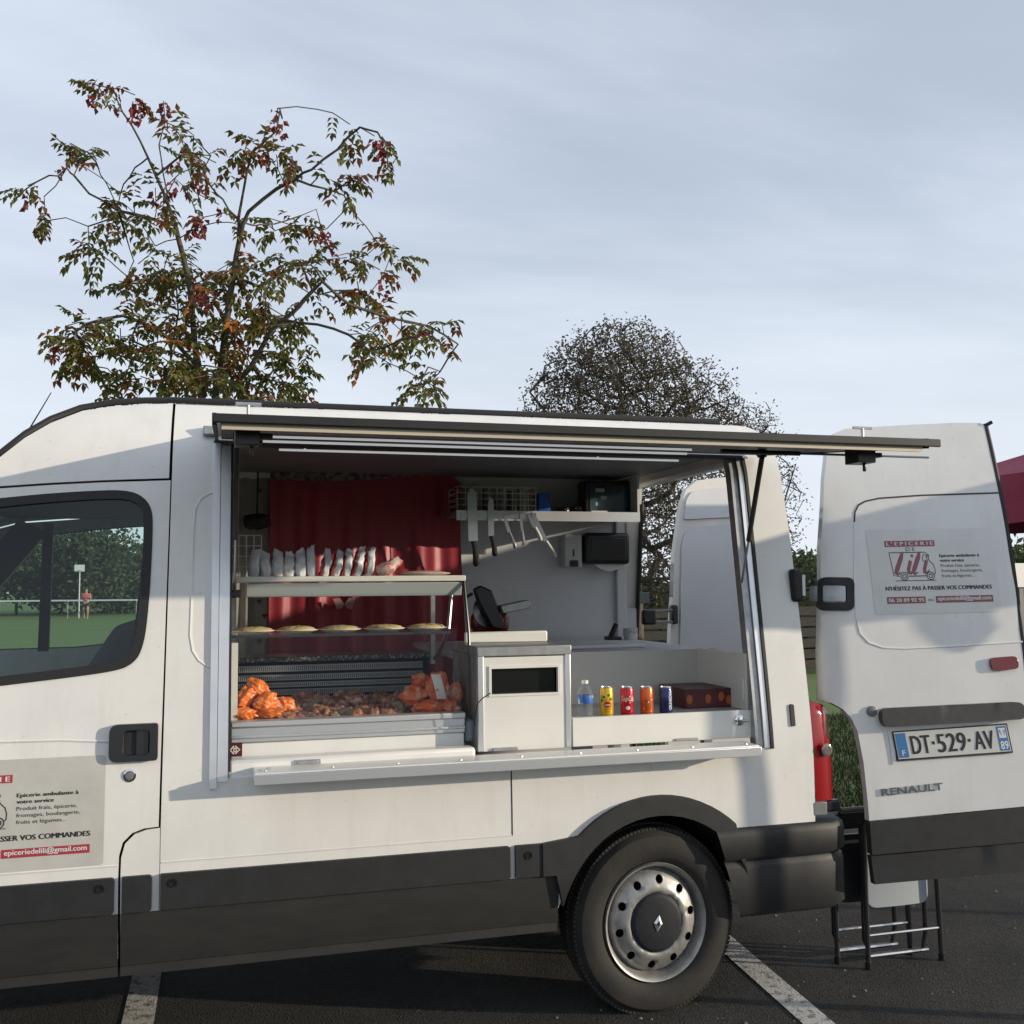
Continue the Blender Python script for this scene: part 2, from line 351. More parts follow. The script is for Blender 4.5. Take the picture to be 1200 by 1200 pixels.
# ------------------------------------------------------------------ the van
van = thing('food_van', 'white high-roof van with open serving hatch, raised awning and open rear doors', 'van', (0.0, 0.98, 0.0))
def part(mb, name, mt, parent=None, smooth=35, bevel=0.0, seg=2, label=None):
    o = mb.build(name, mt, parent or van, smooth, bevel, seg)
    if label: o['label'] = label
    return o
RIM_R = 0.216; TY_R = 0.345
WX, WZ = S(768, 1086); WC = Vector((WX, 0.0, 0.332))
ZR = S(500, 482)[1]                                  # roof edge height
roof_front = [S(*p) for p in ((203, 470), (170, 470.5), (130, 473), (95, 479), (60, 492), (30, 509), (0, 532))]
def rz(x):
    pts = sorted(roof_front+[(-1.30, 1.84), (-2.0, 1.30), (2.16, ZR), (0.3, ZR)])
    for a, b in zip(pts, pts[1:]):
        if a[0] <= x <= b[0]: return a[1]+(b[1]-a[1])*(x-a[0])/max(1e-6, b[0]-a[0])
    return ZR
XB = S(201, 560)[0]; XBL = S(187, 965)[0]; XD = S(140, 1060)[0]; ZD = S(187, 969)[1]; ZTOPD = S(150, 566)[1]
XF = -1.30; g = 0.003
XREAR_T, XREAR_B = 2.262, 2.275
zT = ZR
# serving hatch opening
HX0, HX1 = S(251, 800)[0], S(898, 840)[0]; HZ0, HZ1 = S(300, 910)[1], S(300, 521)[1]
hatch = [(HX0, HZ0), (HX1, HZ0), (HX1, HZ1), (HX0, HZ1)]
AR = 0.400
arch = [(WX+AR*math.cos(a)*0.99, 0.345+AR*math.sin(a)) for a in [math.pi*i/20 for i in range(21)]]
arch = [(WX-AR*0.99, 0.30)]+arch[::-1]+[(WX+AR*0.99, 0.30)]
zs = 0.40
SEAM = S(600, 950)[0]
upper = rounded([(XB+0.008, S(200, 740)[1]*0+ZD+0.0), (XB+0.008, zT-0.012), (XREAR_T-0.03, zT-0.012), (XREAR_B, 0.95), (XREAR_B, 0.52), (XBL+0.005, 0.52), (XBL+0.005, ZD)], [0, 0, 0.10, 0, 0, 0, 0])
# quarter panel: lower edge follows the wheel arch
low = [(XBL+0.004, zs+0.02)] + [(arch[0][0], zs+0.02)] + [p for p in arch[1:-1] if p[1] > zs+0.03] + [(arch[-1][0], zs+0.02), (XREAR_B-0.01, 0.50)]
outline = low + [(XREAR_B, 0.95), (2.274, 1.3), (2.271, 1.6), (2.266, 1.85)] + rounded([(2.265, 1.9), (2.245, zT-0.012), (2.0, zT-0.012)], [0, 0.16, 0], 8)[1:-1] + [(2.05, zT-0.012), (XB+0.004, zT-0.012), (XBL+0.004, ZD)]
part(side_sheet(outline, [hatch], thick=0.025, res=0.07, edge=0.04), 'side_panel', WHITE, label='white painted side panel with the serving hatch cut out')
part(side_sheet(outline, [], thick=0.025, far=True, res=0.12), 'side_panel', WHITE)
# seam under the counter: narrow dark joint strip
part(side_sheet([(SEAM-0.002, 0.70), (SEAM+0.002, 0.70), (SEAM+0.002, HZ0-0.01), (SEAM-0.002, HZ0-0.01)], out=0.0012, thick=0.004), 'panel_joint', DARK)
# cab roof side above the door
cabtop = [(XB-0.0, zT-0.012)]+[(x, z-0.012) for x, z in roof_front]+[(-1.05, rz(-1.05)-0.012), (-1.26, rz(-1.26)-0.012)]
seamz = [S(198, 561.5), S(120, 564), (S(60, 567)), S(0, 571), (-0.95, S(0, 571)[1]-0.018), (-1.20, S(0, 571)[1]-0.09)]
for fr_ in (False, True):
    part(side_sheet(cabtop[1:]+[(x, z+0.004) for x, z in seamz[::-1]], thick=0.025, far=fr_, res=0.07), 'cab_roof_side', WHITE)
# front door
win = [S(*p) for p in ((0, 592), (60, 586), (128, 582), (150, 583), (162, 588), (169, 597), (171, 612), (168, 680), (163, 738), (157, 762), (150, 771), (138, 777), (100, 783), (0, 795))]
def chaikin(p, n):
    for _ in range(n):
        q = [p[0]]
        for a, b in zip(p, p[1:]): q += [(a[0]*.75+b[0]*.25, a[1]*.75+b[1]*.25), (a[0]*.25+b[0]*.75, a[1]*.25+b[1]*.75)]
        p = q+[p[-1]]
    return p
win = chaikin(win[::-1], 2)      # from (0,795) up round to (0,592)
win = [(-1.20, win[0][1]-0.005)]+win+[(-0.98, win[-1][1]-0.03), (-1.10, 1.80)]
doorout = [(XB-g, seamz[0][1]-0.004)]+[(x, z-0.004) for x, z in seamz[1:]]+[(-1.30, 1.62), (XF, 0.40), (XD-g, 0.40)]
arcd = [S(*p) for p in ((139.5, 1030), (140.5, 1004), (145, 988), (156, 977), (170, 971.5), (185, 969.5))]
doorout += [(x-g, z+0.002) for x, z in arcd]+[(XBL-g, ZD)]
for fr_ in (False, True):
    dpt = part(side_sheet(doorout, [win], thick=0.03, far=fr_, res=0.07, edge=0.04), 'front_door', WHITE)
    if not fr_: fdoor = dpt
    seal_o = offset(win, 0.024); seal_i = offset(win, -0.006)
    sb = side_sheet(seal_o, [seal_i], out=0.004, thick=0.012, far=fr_, res=0.5, edge=0.05); sb.build('window_seal', RUBBER, dpt)
    side_sheet(offset(win, 0.004), [], out=-0.008, thick=0.0, far=fr_, res=0.3).build('window_glass', GLASS_CAB, dpt)
    dv = MB(); y = side_y(1.6)
    zlo, zhi = win[0][1], 1.93
    dv.hexa(*[[(x, (W-side_y(z)-k) if fr_ else side_y(z)+k, z) for x, z in ((-0.872, zlo-0.01), (-0.822, zlo-0.01), (-0.80, zhi), (-0.845, zhi))] for k in (0.005, 0.03)]); dv.build('window_divider', RUBBER, dpt)
    MB().hexa(*[[(x, (W-side_y(z)-k) if fr_ else side_y(z)+k, z) for x, z in ((-1.32, 1.50), (-1.20, 1.42), (-0.83, 1.88), (-0.95, 1.95))] for k in (0.006, 0.05)]).build('window_corner_panel', BLACK, dpt)
# corner panel between door and side panel, below the step in the joint
step = [(x+0.004, z-0.003) for x, z in arcd]+[(XBL+0.002, ZD-0.004), (XBL+0.002, 0.45), (XD+0.004, 0.45)]
for fr_ in (False, True): part(side_sheet(step, thick=0.02, far=fr_, edge=0.02), 'door_step_panel', WHITE)
# dark backing behind the joints
part(side_sheet([(XB-0.05, zT-0.05), (XB+0.05, zT-0.05), (XBL+0.05, 0.45), (XD-0.06, 0.45)], out=-0.045, thick=0.004), 'door_jamb', DARK)
part(side_sheet([(-1.15, S(0, 571)[1]-0.03), (XB, seamz[0][1]-0.03), (XB, seamz[0][1]+0.03), (-1.0, S(0, 571)[1]+0.02)], out=-0.045, thick=0.004), 'door_jamb', DARK)
# seam of the roof section above the B pillar
# roof with its dark edge strip
xs = [-1.30, -1.18, -1.05]+[p[0] for p in roof_front[::-1]]+[0.2, 0.7, 1.2, 1.7, 2.05, 2.16, 2.22, 2.255]
def zedge(x):
    z = rz(x)
    if x > 2.10: z = ZR-0.10*((x-2.10)/0.15)**2
    return z
mb = MB(); K = 14
for i, x in enumerate(xs):
    z = zedge(x); y0 = side_y(z-0.012)+0.001; cr = 0.055*min(1, max(0.25, (x+1.6)/1.2))
    for k in range(K+1):
        t = k/K; y = y0+(W-2*y0)*t; mb.v.append((x, y, z-0.012+cr*(1-abs(2*t-1)**2.6)))
for i in range(len(xs)-1):
    for k in range(K): mb.f.append((i*(K+1)+k, i*(K+1)+k+1, (i+1)*(K+1)+k+1, (i+1)*(K+1)+k)); mb.mi.append(0)
o = part(mb, 'roof', WHITE)
strip = [(x, zedge(x)) for x in xs if x < 2.10]
for fr_ in (False, True):
    MB().tube([(x, (W-side_y(z-0.012)-0.012) if fr_ else side_y(z-0.012)+0.012, z+0.004) for x, z in strip], 0.012, 8).build('roof_edge_strip', RUBBER, o)
# rear header of the body over the door opening and D pillars
for fr_ in (False, True):
    part(MB().prism([(2.19, (W-side_y(z)-0.03) if fr_ else side_y(z)+0.03, z) for z in (0.55, 0.95, 1.4, 1.9, 2.15)]+[(2.19, (W-side_y(z)-0.10) if fr_ else side_y(z)+0.10, z) for z in (2.15, 1.9, 1.4, 0.95, 0.55)], (0.075, 0, 0)), 'door_pillar', WHITE_D)
part(MB().box((2.19, 0.30, 2.14), (2.262, W-0.30, 2.255)), 'rear_header', WHITE_D, bevel=0.02)
for fr_ in (False, True):
    part(MB().tube([(2.268, (W-side_y(z)-0.115) if fr_ else side_y(z)+0.115, z) for z in (0.60, 0.95, 1.4, 1.8, 2.06)], 0.013, 8), 'door_seal', RUBBER)
# trims
TZ0, TZ1 = S(400, 1046.5)[1], S(400, 1006.5)[1]
def trim(x0, x1, name='side_trim', par=None, far=False):
    o_ = rounded([(x0, TZ0), (x1, TZ0), (x1, TZ1), (x0, TZ1)], [0.004, 0.012, 0.012, 0.004])
    return side_sheet(o_, out=0.016, thick=0.03, far=far, edge=0.03).build(name, PLAST, par or van, 35, 0.006)
x3 = (S(188, 1040)[0], S(597, 1010)[0]); x2 = (S(143, 1045)[0], S(178, 1043)[0]); x1 = (XF, S(134, 1048)[0]); x4 = (S(603, 1005)[0], WX-AR-0.02)
for fr_ in (False, True):
    trim(*x1, par=fdoor if not fr_ else van, far=fr_); trim(*x2, far=fr_); trim(*x3, far=fr_); trim(*x4, far=fr_)
def plug(px, py):
    x, z = S(px, py); c = Vector((x, side_y(z)-0.016, z)); MB().lathe(c, (0, -1, 0), [(0.014, 0), (0.014, 0.004), (0.009, 0.004), (0.008, 0.0015)], 14, capb=True).build('trim_plug', BLACK, van)
for p in ((118, 1040), (203, 1033), (618, 1001)): plug(*p)
for fr_ in (False, True):
    for (a, b) in ((XF, XD-0.004), (XD+0.004, WX-AR*0.99)):
        o_ = [(a, 0.375), (b, 0.375), (b, TZ0-0.004), (a, TZ0-0.004)]
        part(side_sheet(o_, out=0.004, thick=0.05, far=fr_, res=0.06), 'sill', SILL)
        yy = side_y(0.37)
        MBx = MB().box((a, (W-yy-0.10) if fr_ else yy, 0.34), (b, (W-yy) if fr_ else yy+0.10, 0.372)); part(MBx, 'sill_flange', SILL)
part(MB().box((-2.4, 0.12, 0.36), (WX-AR, W-0.12, 0.44)).box((WX+AR, 0.12, 0.40), (2.25, W-0.12, 0.46)).box((-2.2, 0.45, 0.26), (2.1, 0.60, 0.36)).box((-2.2, W-0.60, 0.26), (2.1, W-0.45, 0.36)), 'underbody', DARK)
part(MB().cyl((WX, 0.15, 0.33), (WX, W-0.15, 0.33), 0.05).cyl((0.4, 0.75, 0.28), (2.2, 0.75, 0.28), 0.035), 'axle_and_exhaust', DARK)
# wheel arch moulding and liner
def arcpts(r, n=28, a0=-8, a1=188, sx=1.0): return [(WX+r*sx*math.cos(R(a0+(a1-a0)*i/n)), 0.345+r*math.sin(R(a0+(a1-a0)*i/n))) for i in range(n+1)]
ai = arcpts(AR-0.008); ao = [(WX+(x-WX)*1.0, z) for x, z in arcpts(AR+0.066, a0=32, a1=174)]
aop = [p for p in ao if p[0] < WX+0.40]
mo = [p for p in ai if p[1] > 0.42]
moul = mo+[(WX-AR*1.0-0.012, TZ0), (WX-AR*1.0-0.062, TZ0), (WX-AR*1.0-0.062, TZ1)]+[p for p in ao[::-1] if p[1] > TZ1+0.004]
for fr_ in (False, True):
    part(side_sheet(moul, out=0.022, thick=0.045, far=fr_, res=0.05, edge=0.03), 'wheel_arch_moulding', PLAST, bevel=0.006)
lin = MB()
for i in range(len(mo)-1):
    (xa, za), (xb, zb) = mo[i], mo[i+1]; lin.add([(xa, 0.0, za), (xb, 0.0, zb), (xb, 0.42, zb), (xa, 0.42, za)], [(0, 1, 2, 3)])
lin.add([(WX-0.48, 0.42, 0.3), (WX+0.48, 0.42, 0.3), (WX+0.48, 0.42, 0.9), (WX-0.48, 0.42, 0.9)], [(0, 1, 2, 3)])
part(lin, 'wheel_arch_liner', DARK)
# rear bumper with its wrapped corner
def bump_side(z0, z1, out, far=False):
    mbp = MB(); prof = [(WX+AR-0.01, 0.0), (2.12, 0.0), (2.22, 0.0), (2.34, 0.006), (2.405, 0.04), (2.428, 0.11), (2.428, W/2)]
    xz = [(x, (W-y+out*(1 if y < 0.06 else 0.2)) if far else (y-out*(1 if y < 0.06 else 0.2))) for x, y in prof]
    n = len(xz)
    for (z, k) in ((z0, 0.0), (z0+0.02, 1.0), (z1-0.03, 1.0), (z1-0.006, 0.75), (z1, 0.3)):
        for i, (x, y) in enumerate(xz):
            sgn = 1 if far else -1; yy = y - sgn*(1-k)*0.02*(1 if i < 5 else 0); mbp.v.append(((BXT+(BXB-BXT)*(BZ1-z)/(BZ1-BZ0)) if i == 0 else x-(1-k)*0.02*(1 if i > 3 else 0), yy, z))
    for r_ in range(4):
        for i in range(n-1): mbp.f.append((r_*n+i, r_*n+i+1, (r_+1)*n+i+1, (r_+1)*n+i)); mbp.mi.append(0)
    top = len(mbp.v)
    for i, (x, y) in enumerate(xz): mbp.v.append((min(x, 2.2) if i < n-1 else 2.2, (W-0.1 if far else 0.1) if i < n-1 else W/2, z1))
    for i in range(n-1): mbp.f.append((4*n+i, 4*n+i+1, top+i+1, top+i)); mbp.mi.append(0)
    return mbp
BZ1, BZM, BZ0 = S(900, 967)[1], S(900, 1006)[1], S(900, 1068)[1]
BXT, BXB = S(836, 970)[0], S(862, 1066)[0]
for fr_ in (False, True):
    bo = part(bump_side(BZM, BZ1, 0.028, fr_), 'rear_bumper', PLAST, smooth=50)
    bump_side(BZ0, BZM+0.004, 0.016, fr_).build('lower_bumper', PLAST, bo, 50)
MB().box((2.02, -0.012, 0.80), (2.285, 0.06, BZ1+0.004)).build('bumper_joint', WHITE, bo) if False else None
# embossed outline ahead of the hatch
emb = [S(*p) for p in ((258, 577), (247, 578), (236, 584), (229, 597), (227, 620), (225, 690), (223, 745), (226, 763), (233, 774), (243, 781), (250, 783))]
part(side_tube(emb, 0.0065, out=-0.0035), 'pressed_panel_line', WHITE)
# crease lines under the belt line
part(side_tube([(XBL+0.006, TZ1+0.035), (SEAM, TZ1+0.035)], 0.005, out=-0.003), 'pressed_crease', WHITE)
MB().tube([(x, side_y(z)+0.003, z) for x, z in ((-1.28, TZ1+0.035), (XD-0.006, TZ1+0.035))], 0.005, 6).build('pressed_crease', WHITE, fdoor)
cz = S(100, 872)[1]
MB().tube([(x, side_y(z)+0.003, z) for x, z in ((-1.28, cz+0.03), (-0.5, cz+0.015), (XBL-0.12, cz))], 0.006, 6).build('pressed_crease', WHITE, fdoor)
# door handle and lock
hx0, hz1 = S(129, 849); hx1, hz0 = S(185, 890)
ho = rounded([(hx0, hz0), (hx1, hz0), (hx1, hz1), (hx0, hz1)], [0.028, 0.012, 0.012, 0.028])
hi = rounded([(hx0+0.045, hz0+0.020), (hx1-0.026, hz0+0.020), (hx1-0.026, hz1-0.020), (hx0+0.045, hz1-0.020)], 0.015)
h = side_sheet(ho, [hi], out=0.022, thick=0.03, edge=0.02, res=0.03).build('door_handle', BLACK, fdoor, 35, 0.006)
hm = MB(); xm = (hx0+hx1)/2
hm = side_sheet(offset(hi, 0.004), [], out=0.004, thick=0.006, edge=0.02); hm.build('handle_recess', RUBBER, fdoor)
side_sheet(rounded([(xm+0.008, hz0+0.012), (xm+0.046, hz0+0.012), (xm+0.046, hz1-0.014), (xm+0.008, hz1-0.014)], 0.01), [], out=0.012, thick=0.012, edge=0.02).build('handle_grip', BLACK, fdoor, 35, 0.004)
lx, lz = S(152, 909)
MB().lathe((lx, side_y(lz)+0.001, lz), (0, -1, 0), [(0.0215, 0), (0.0205, 0.005), (0.016, 0.006), (0.0155, 0.003)], 22).build('door_lock', CHROME, fdoor)
MB().lathe((lx, side_y(lz)+0.001, lz), (0, -1, 0), [(0.0155, 0.002), (0.012, 0.006), (0.002, 0.007)], 18, capb=True).build('lock_barrel', GREYP, fdoor)
# small marker near the rear edge
x, z = S(928, 838)
part(side_sheet(rounded([(x-0.009, z-0.043), (x+0.009, z-0.043), (x+0.009, z+0.043), (x-0.009, z+0.043)], 0.008), out=0.007, thick=0.012, edge=0.02), 'door_catch', RUBBER)
# tail lamps
lamp = [S(*p) for p in ((953, 832), (959, 824), (969, 822), (974, 826), (975, 938), (955, 937))]
for fr_ in (False, True):
    y0 = 0.004; mb = MB(); z0, z1 = lamp[4][1], lamp[2][1]
    XL = atY(974, 880, 0.03).x; pr = [(XREAR_B+0.001, y0-0.003), (2.32, y0-0.004), (XL, y0+0.02), (XL+0.004, y0+0.09)]
    rows = [(z0, 1.0), (z0+0.02, 1.0), (0.5*(z0+z1), 1.0), (z1-0.05, 1.0), (z1-0.015, 0.8), (z1, 0.3)]
    for z, k in rows:
        for (x, y) in pr:
            y = y+side_y(z); mb.v.append((2.276+(x-2.276)*k, W-y if fr_ else y, z))
    for r_ in range(5):
        for i in range(3): mb.f.append((r_*4+i, r_*4+i+1, r_*4+i+5, r_*4+i+4)); mb.mi.append(0)
    tl = part(mb, 'tail_lamp', RED, smooth=60)
    if not fr_:
        zc_ = S(974, 878)[1]
        lens = MB().lathe((XL-0.040, -0.0035, zc_), (0.08, -1, 0), [(0.026, 0), (0.023, 0.002), (0.014, 0.0025), (0.012, 0.001), (0.004, 0.002)], 24, capb=True); lens.build('clear_lens', mat('clear lamp lens', (0.25, 0.22, 0.21), 0.12, 0.5), tl)
        MB().box((2.262, 0.0, z0-0.055), (2.325, 0.08, z0-0.003)).build('lamp_base', GREYP, tl, bevel=0.004)
        MB().box((2.327, 0.02, z0-0.05), (2.40, 0.09, z0-0.004)).build('lamp_bracket', BLACK, tl, bevel=0.008)
# rear wheel(s)
def make_wheel(c, far=False):
    sg = 1 if far else -1; out_ = Vector((0, sg, 0)); c = Vector(c)
    wh = MB()
    prof = [(RIM_R+0.006, -0.010), (RIM_R+0.012, 0.000), (RIM_R+0.030, 0.012), (0.285, 0.017), (0.318, 0.008), (0.336, -0.012), (TY_R, -0.035), (TY_R+0.003, -0.10), (TY_R, -0.165), (0.330, -0.195), (0.28, -0.215), (RIM_R, -0.20)]
    wh.lathe(c, out_, prof, 72)
    tread = MB()
    e1 = Vector((1, 0, 0)); e2 = Vector((0, 0, 1))
    for k in range(124):
        a = 2*math.pi*(k+0.5)/124; er = e1*math.cos(a)+e2*math.sin(a); et = -e1*math.sin(a)+e2*math.cos(a)
        for (h0, h1, rr) in ((-0.012, -0.062, TY_R-0.010), (-0.070, -0.125, TY_R-0.002), (-0.133, -0.185, TY_R-0.010)):
            q = []
            for r_, s_ in ((rr, 0.0070), (rr+0.0125, 0.0066)):
                q.append([c+er*r_+et*t_*s_+out_*h_ for t_, h_ in ((-1, h0), (1, h0), (1, h1), (-1, h1))])
            tread.hexa(q[0], q[1])
    t = wh.build('wheel', mat('tyre rubber', (0.014, 0.0133, 0.0125), 0.78, c2=(0.027, 0.023, 0.019), vscale=9, bump=0.1, bscale=80), van, 30)
    tr = tread.build('tyre_tread', MATS['tyre rubber'], t, 0)
    RIMM = mat('silver steel rim', (0.36, 0.355, 0.34), 0.46, 0.55, var=0.35, vscale=14)
    def rp_(r): # rim depth by radius
        for (ra, ha), (rb, hb) in zip(RP, RP[1:]):
            if ra <= r <= rb: return ha+(hb-ha)*(r-ra)/(rb-ra)
        return RP[-1][1]
    RP = [(0.0, 0.006), (0.112, 0.006), (0.118, 0.012), (0.128, 0.012), (0.142, 0.002), (0.172, -0.008), (0.186, -0.030), (0.195, -0.045), (0.24, -0.05)]
    def fn(a, b):
        r_ = math.hypot(a, b); return c+Vector((a, 0, b))+out_*rp_(r_)
    circ = [(0.196*math.cos(2*math.pi*i/64), 0.196*math.sin(2*math.pi*i/64)) for i in range(64)]
    inner = [(0.110*math.cos(2*math.pi*i/48), 0.110*math.sin(2*math.pi*i/48)) for i in range(48)]
    holes = []
    for k in range(10):
        a = 2*math.pi*(k+0.3)/10; hx, hz = 0.157*math.cos(a), 0.157*math.sin(a)
        holes.append([(hx+0.0165*math.cos(2*math.pi*i/14), hz+0.0165*math.sin(2*math.pi*i/14)) for i in range(14)])
    ri = sheet(circ, [inner]+holes, fn, lambda a, b: -out_, 0.008, 0.018, 0.02).build('rim', RIMM, t, 60)
    MB().lathe(c, out_, [(0.193, -0.046), (0.198, -0.030), (0.204, -0.010), (0.210, 0.004), (0.218, 0.008), (RIM_R+0.003, 0.004), (RIM_R+0.004, -0.010)], 64).build('rim_flange', RIMM, t, 50)
    MB().lathe(c, out_, [(0.205, -0.05), (0.002, -0.052)], 32, capb=True).build('brake_drum', DARK, t)
    cap = MB().lathe(c, out_, [(0.111, 0.004), (0.106, 0.013), (0.092, 0.018), (0.030, 0.020), (0.001, 0.020)], 40).build('hub_cap', mat('dark grey hub cap', (0.022, 0.024, 0.028), 0.6, var=0.25, vscale=25, spec=0.25), t, 50)
    # diamond emblem
    em = MB(); P = lambda a, b, h_: c+Vector((a, 0, b))+out_*h_
    o4 = [(0, 0.031), (0.019, 0), (0, -0.031), (-0.019, 0)]; i4 = [(0, 0.014), (0.008, 0), (0, -0.014), (-0.008, 0)]
    rot = R(-10); ro = lambda p: (p[0]*math.cos(rot)-p[1]*math.sin(rot), p[0]*math.sin(rot)+p[1]*math.cos(rot))
    for i in range(4):
        j = (i+1) % 4; em.hexa([P(*ro(o4[i]), 0.018), P(*ro(o4[j]), 0.018), P(*ro(i4[j]), 0.018), P(*ro(i4[i]), 0.018)], [P(*ro(o4[i]), 0.022), P(*ro(o4[j]), 0.022), P(*ro(i4[j]), 0.0275), P(*ro(i4[i]), 0.0275)])
    em.build('diamond_emblem', ALU, t, 20)
    for q in [t]+list(t.children):
        q.data.transform(Matrix.Translation(c) @ Matrix.Diagonal((0.94, 1, 1, 1)) @ Matrix.Translation(-c))
    return t
make_wheel((WX, 0.035, WC.z)); make_wheel((WX, W-0.035, WC.z), True)
make_wheel((WX-3.578, 0.035, WC.z)); make_wheel((WX-3.578, W-0.035, WC.z), True)

# ------------------------------------------------------------------ cab front (mostly out of frame)
FX = WX-3.578
archf = [(FX+AR*math.cos(math.pi*i/20), 0.345+AR*math.sin(math.pi*i/20)) for i in range(21)]
fout = [(XF-0.008, 0.40)]+[(FX+AR, 0.40)]+[p for p in archf if p[1] > 0.42]+[(FX-AR, 0.40), (-2.75, 0.42), (-2.80, 0.95), (-2.62, 1.06), (-2.05, 1.24), (-1.34, 1.42), (XF-0.008, 1.42)]
for fr_ in (False, True): part(side_sheet(fout, thick=0.025, far=fr_, res=0.09), 'front_wing', WHITE)
mb = MB(); rows = [(-1.98, 1.27), (-2.3, 1.18), (-2.62, 1.07), (-2.80, 0.95), (-2.90, 0.75), (-2.92, 0.55)]
for x, z in rows:
    y0 = side_y(z)+0.0
    for k in range(11):
        t = k/10; mb.v.append((x-0.10*(1-abs(2*t-1)**2), y0+(W-2*y0)*t, z+0.05*(1-abs(2*t-1)**3)))
for i in range(len(rows)-1):
    for k in range(10): mb.f.append((i*11+k, i*11+k+1, (i+1)*11+k+1, (i+1)*11+k)); mb.mi.append(0)
part(mb, 'bonnet', WHITE)
part(MB().box((-3.0, 0.03, 0.34), (-2.78, W-0.03, 0.62)), 'front_bumper', PLAST, bevel=0.06, seg=4)
for yy in (0.12, W-0.44): part(MB().box((-2.93, yy, 0.78), (-2.74, yy+0.32, 0.96)), 'headlight', CHROME, bevel=0.04, seg=3)
ws = MB(); n = 10
for (x, z) in ((-1.30, rz(-1.30)-0.01), (-1.66, 1.57), (-2.02, 1.27)):
    y0 = side_y(z)+0.02
    for k in range(n+1):
        t = k/n; ws.v.append((x-0.10*(1-(2*t-1)**2), y0+(W-2*y0)*t, z))
for i in range(2):
    for k in range(n): ws.f.append((i*(n+1)+k, i*(n+1)+k+1, (i+1)*(n+1)+k+1, (i+1)*(n+1)+k)); ws.mi.append(0)
part(ws, 'windscreen', GLASS_CAB)
for fr_ in (False, True):
    part(MB().tube([(x, W-y if fr_ else y, z) for x, y, z in ((-1.20, side_y(1.9)+0.03, 1.90), (-1.66, side_y(1.57)+0.025, 1.57), (-2.06, side_y(1.27)+0.02, 1.26))], [0.05, 0.045, 0.05], 8), 'windscreen_pillar', WHITE)
part(MB().box((-1.36, 0.2, 1.80), (-1.26, W-0.2, 1.87)), 'windscreen_header', WHITE, bevel=0.02)
CABD = mat('cab trim dark', (0.045, 0.047, 0.05), 0.7)
part(MB().box((-2.0, 0.08, 0.75), (-1.42, W-0.08, 1.22)), 'dashboard', CABD, bevel=0.08, seg=3)
part(MB().box((-2.0, 0.06, 0.50), (-0.14, W-0.06, 0.56)), 'cab_floor', CABD)
part(MB().box((-1.24, 0.172, 1.955), (-0.14, W-0.172, 1.985)), 'headliner', CABD)
part(MB().box((-0.15, 0.24, 0.5), (-0.12, W-0.24, 2.0)).box((-0.15, 0.27, 2.0), (-0.12, W-0.27, 2.17)), 'cab_partition', mat('partition grey', (0.10, 0.105, 0.11), 0.7))
for yy in (0.22, 0.86, 1.30):
    s_ = MB().prism([(x, yy, z) for x, z in ((-0.72, 0.92), (-0.56, 0.92), (-0.25, 1.44), (-0.27, 1.49), (-0.36, 1.48))], (0, 0.44, 0)).box((-1.12, yy, 0.82), (-0.62, yy+0.44, 0.96))
    part(s_, 'seat', mat('seat cloth', (0.05, 0.052, 0.058), 0.9), bevel=0.035, seg=3)
stw = MB().tube([Vector((-1.30, 0.50, 1.22))+Vector((-0.10*math.sin(a), 0.19*math.cos(a), 0.165*math.sin(a))) for a in [2*math.pi*i/24 for i in range(24)]], 0.015, 8, closed=True).cyl((-1.30, 0.50, 1.22), (-1.55, 0.50, 1.05), 0.05).box((-1.33, 0.33, 1.20), (-1.29, 0.67, 1.24))
part(stw, 'steering_wheel', BLACK)
# door mirror
part(MB().box((-1.47, -0.24, 1.32), (-1.36, -0.06, 1.68)), 'door_mirror', BLACK, bevel=0.03, seg=3)
part(MB().tube([(-1.36, 0.05, 1.45), (-1.40, -0.10, 1.45)], 0.02, 8), 'mirror_arm', BLACK)
# aerial
b0 = Vector((S(12, 520)[0], 0.42, 0)); b0.z = rz(b0.x)+0.03; tip = atY(60, 460, 0.42)
ae = part(MB().cyl(b0-Vector((0, 0, 0.02)), b0+Vector((0, 0, 0.04)), 0.017, 0.012), 'aerial', BLACK)
MB().cyl(b0+Vector((0, 0, 0.03)), tip, 0.0035, 0.002, 6).build('aerial_rod', BLACK, ae)

# ------------------------------------------------------------------ load space
IY = 1.76
part(MB().box((-0.11, IY, 0.60), (2.19, IY+0.02, 2.20)), 'inner_wall', INWHITE)
part(MB().box((-0.12, 0.26, 2.195), (2.19, W-0.26, 2.215)), 'ceiling_panel', mat('grey ceiling panel', (0.20, 0.205, 0.22), 0.5, var=0.1, vscale=3))
part(MB().box((-0.12, 0.43, 0.58), (2.25, W-0.43, 0.61)), 'load_floor', FLOOR)
part(MB().box((-0.115, 0.24, 0.61), (-0.105, IY, 2.19)), 'inner_partition_wall', INWHITE)
part(MB().box((0.0, 0.05, 0.80), (2.15, 0.07, HZ0-0.01)), 'lower_side_lining', INWHITE)
# far rear pillar with catch plates
pz = lambda px, py, Y=IY-0.02: atY(px, py, Y)
pl = part(MB().box((2.13, IY-0.03, 0.7), (2.19, IY+0.005, 2.15)), 'inner_rear_pillar', INWHITE, bevel=0.006)
for (a, b, c_, d_) in ((738, 562, 743, 579), (753, 631, 757, 642)):
    p = pz(a, b, IY-0.032); q = pz(c_, d_, IY-0.032); MB().box((p.x, IY-0.036, q.z), (q.x, IY-0.03, p.z)).build('pillar_slot', BLACK, pl, bevel=0.002)
p = pz(749, 694, IY-0.034); q = pz(761, 707, IY-0.034)
MB().box((p.x, IY-0.04, q.z), (q.x, IY-0.03, p.z)).build('catch_plate', GREYP, pl, bevel=0.003)

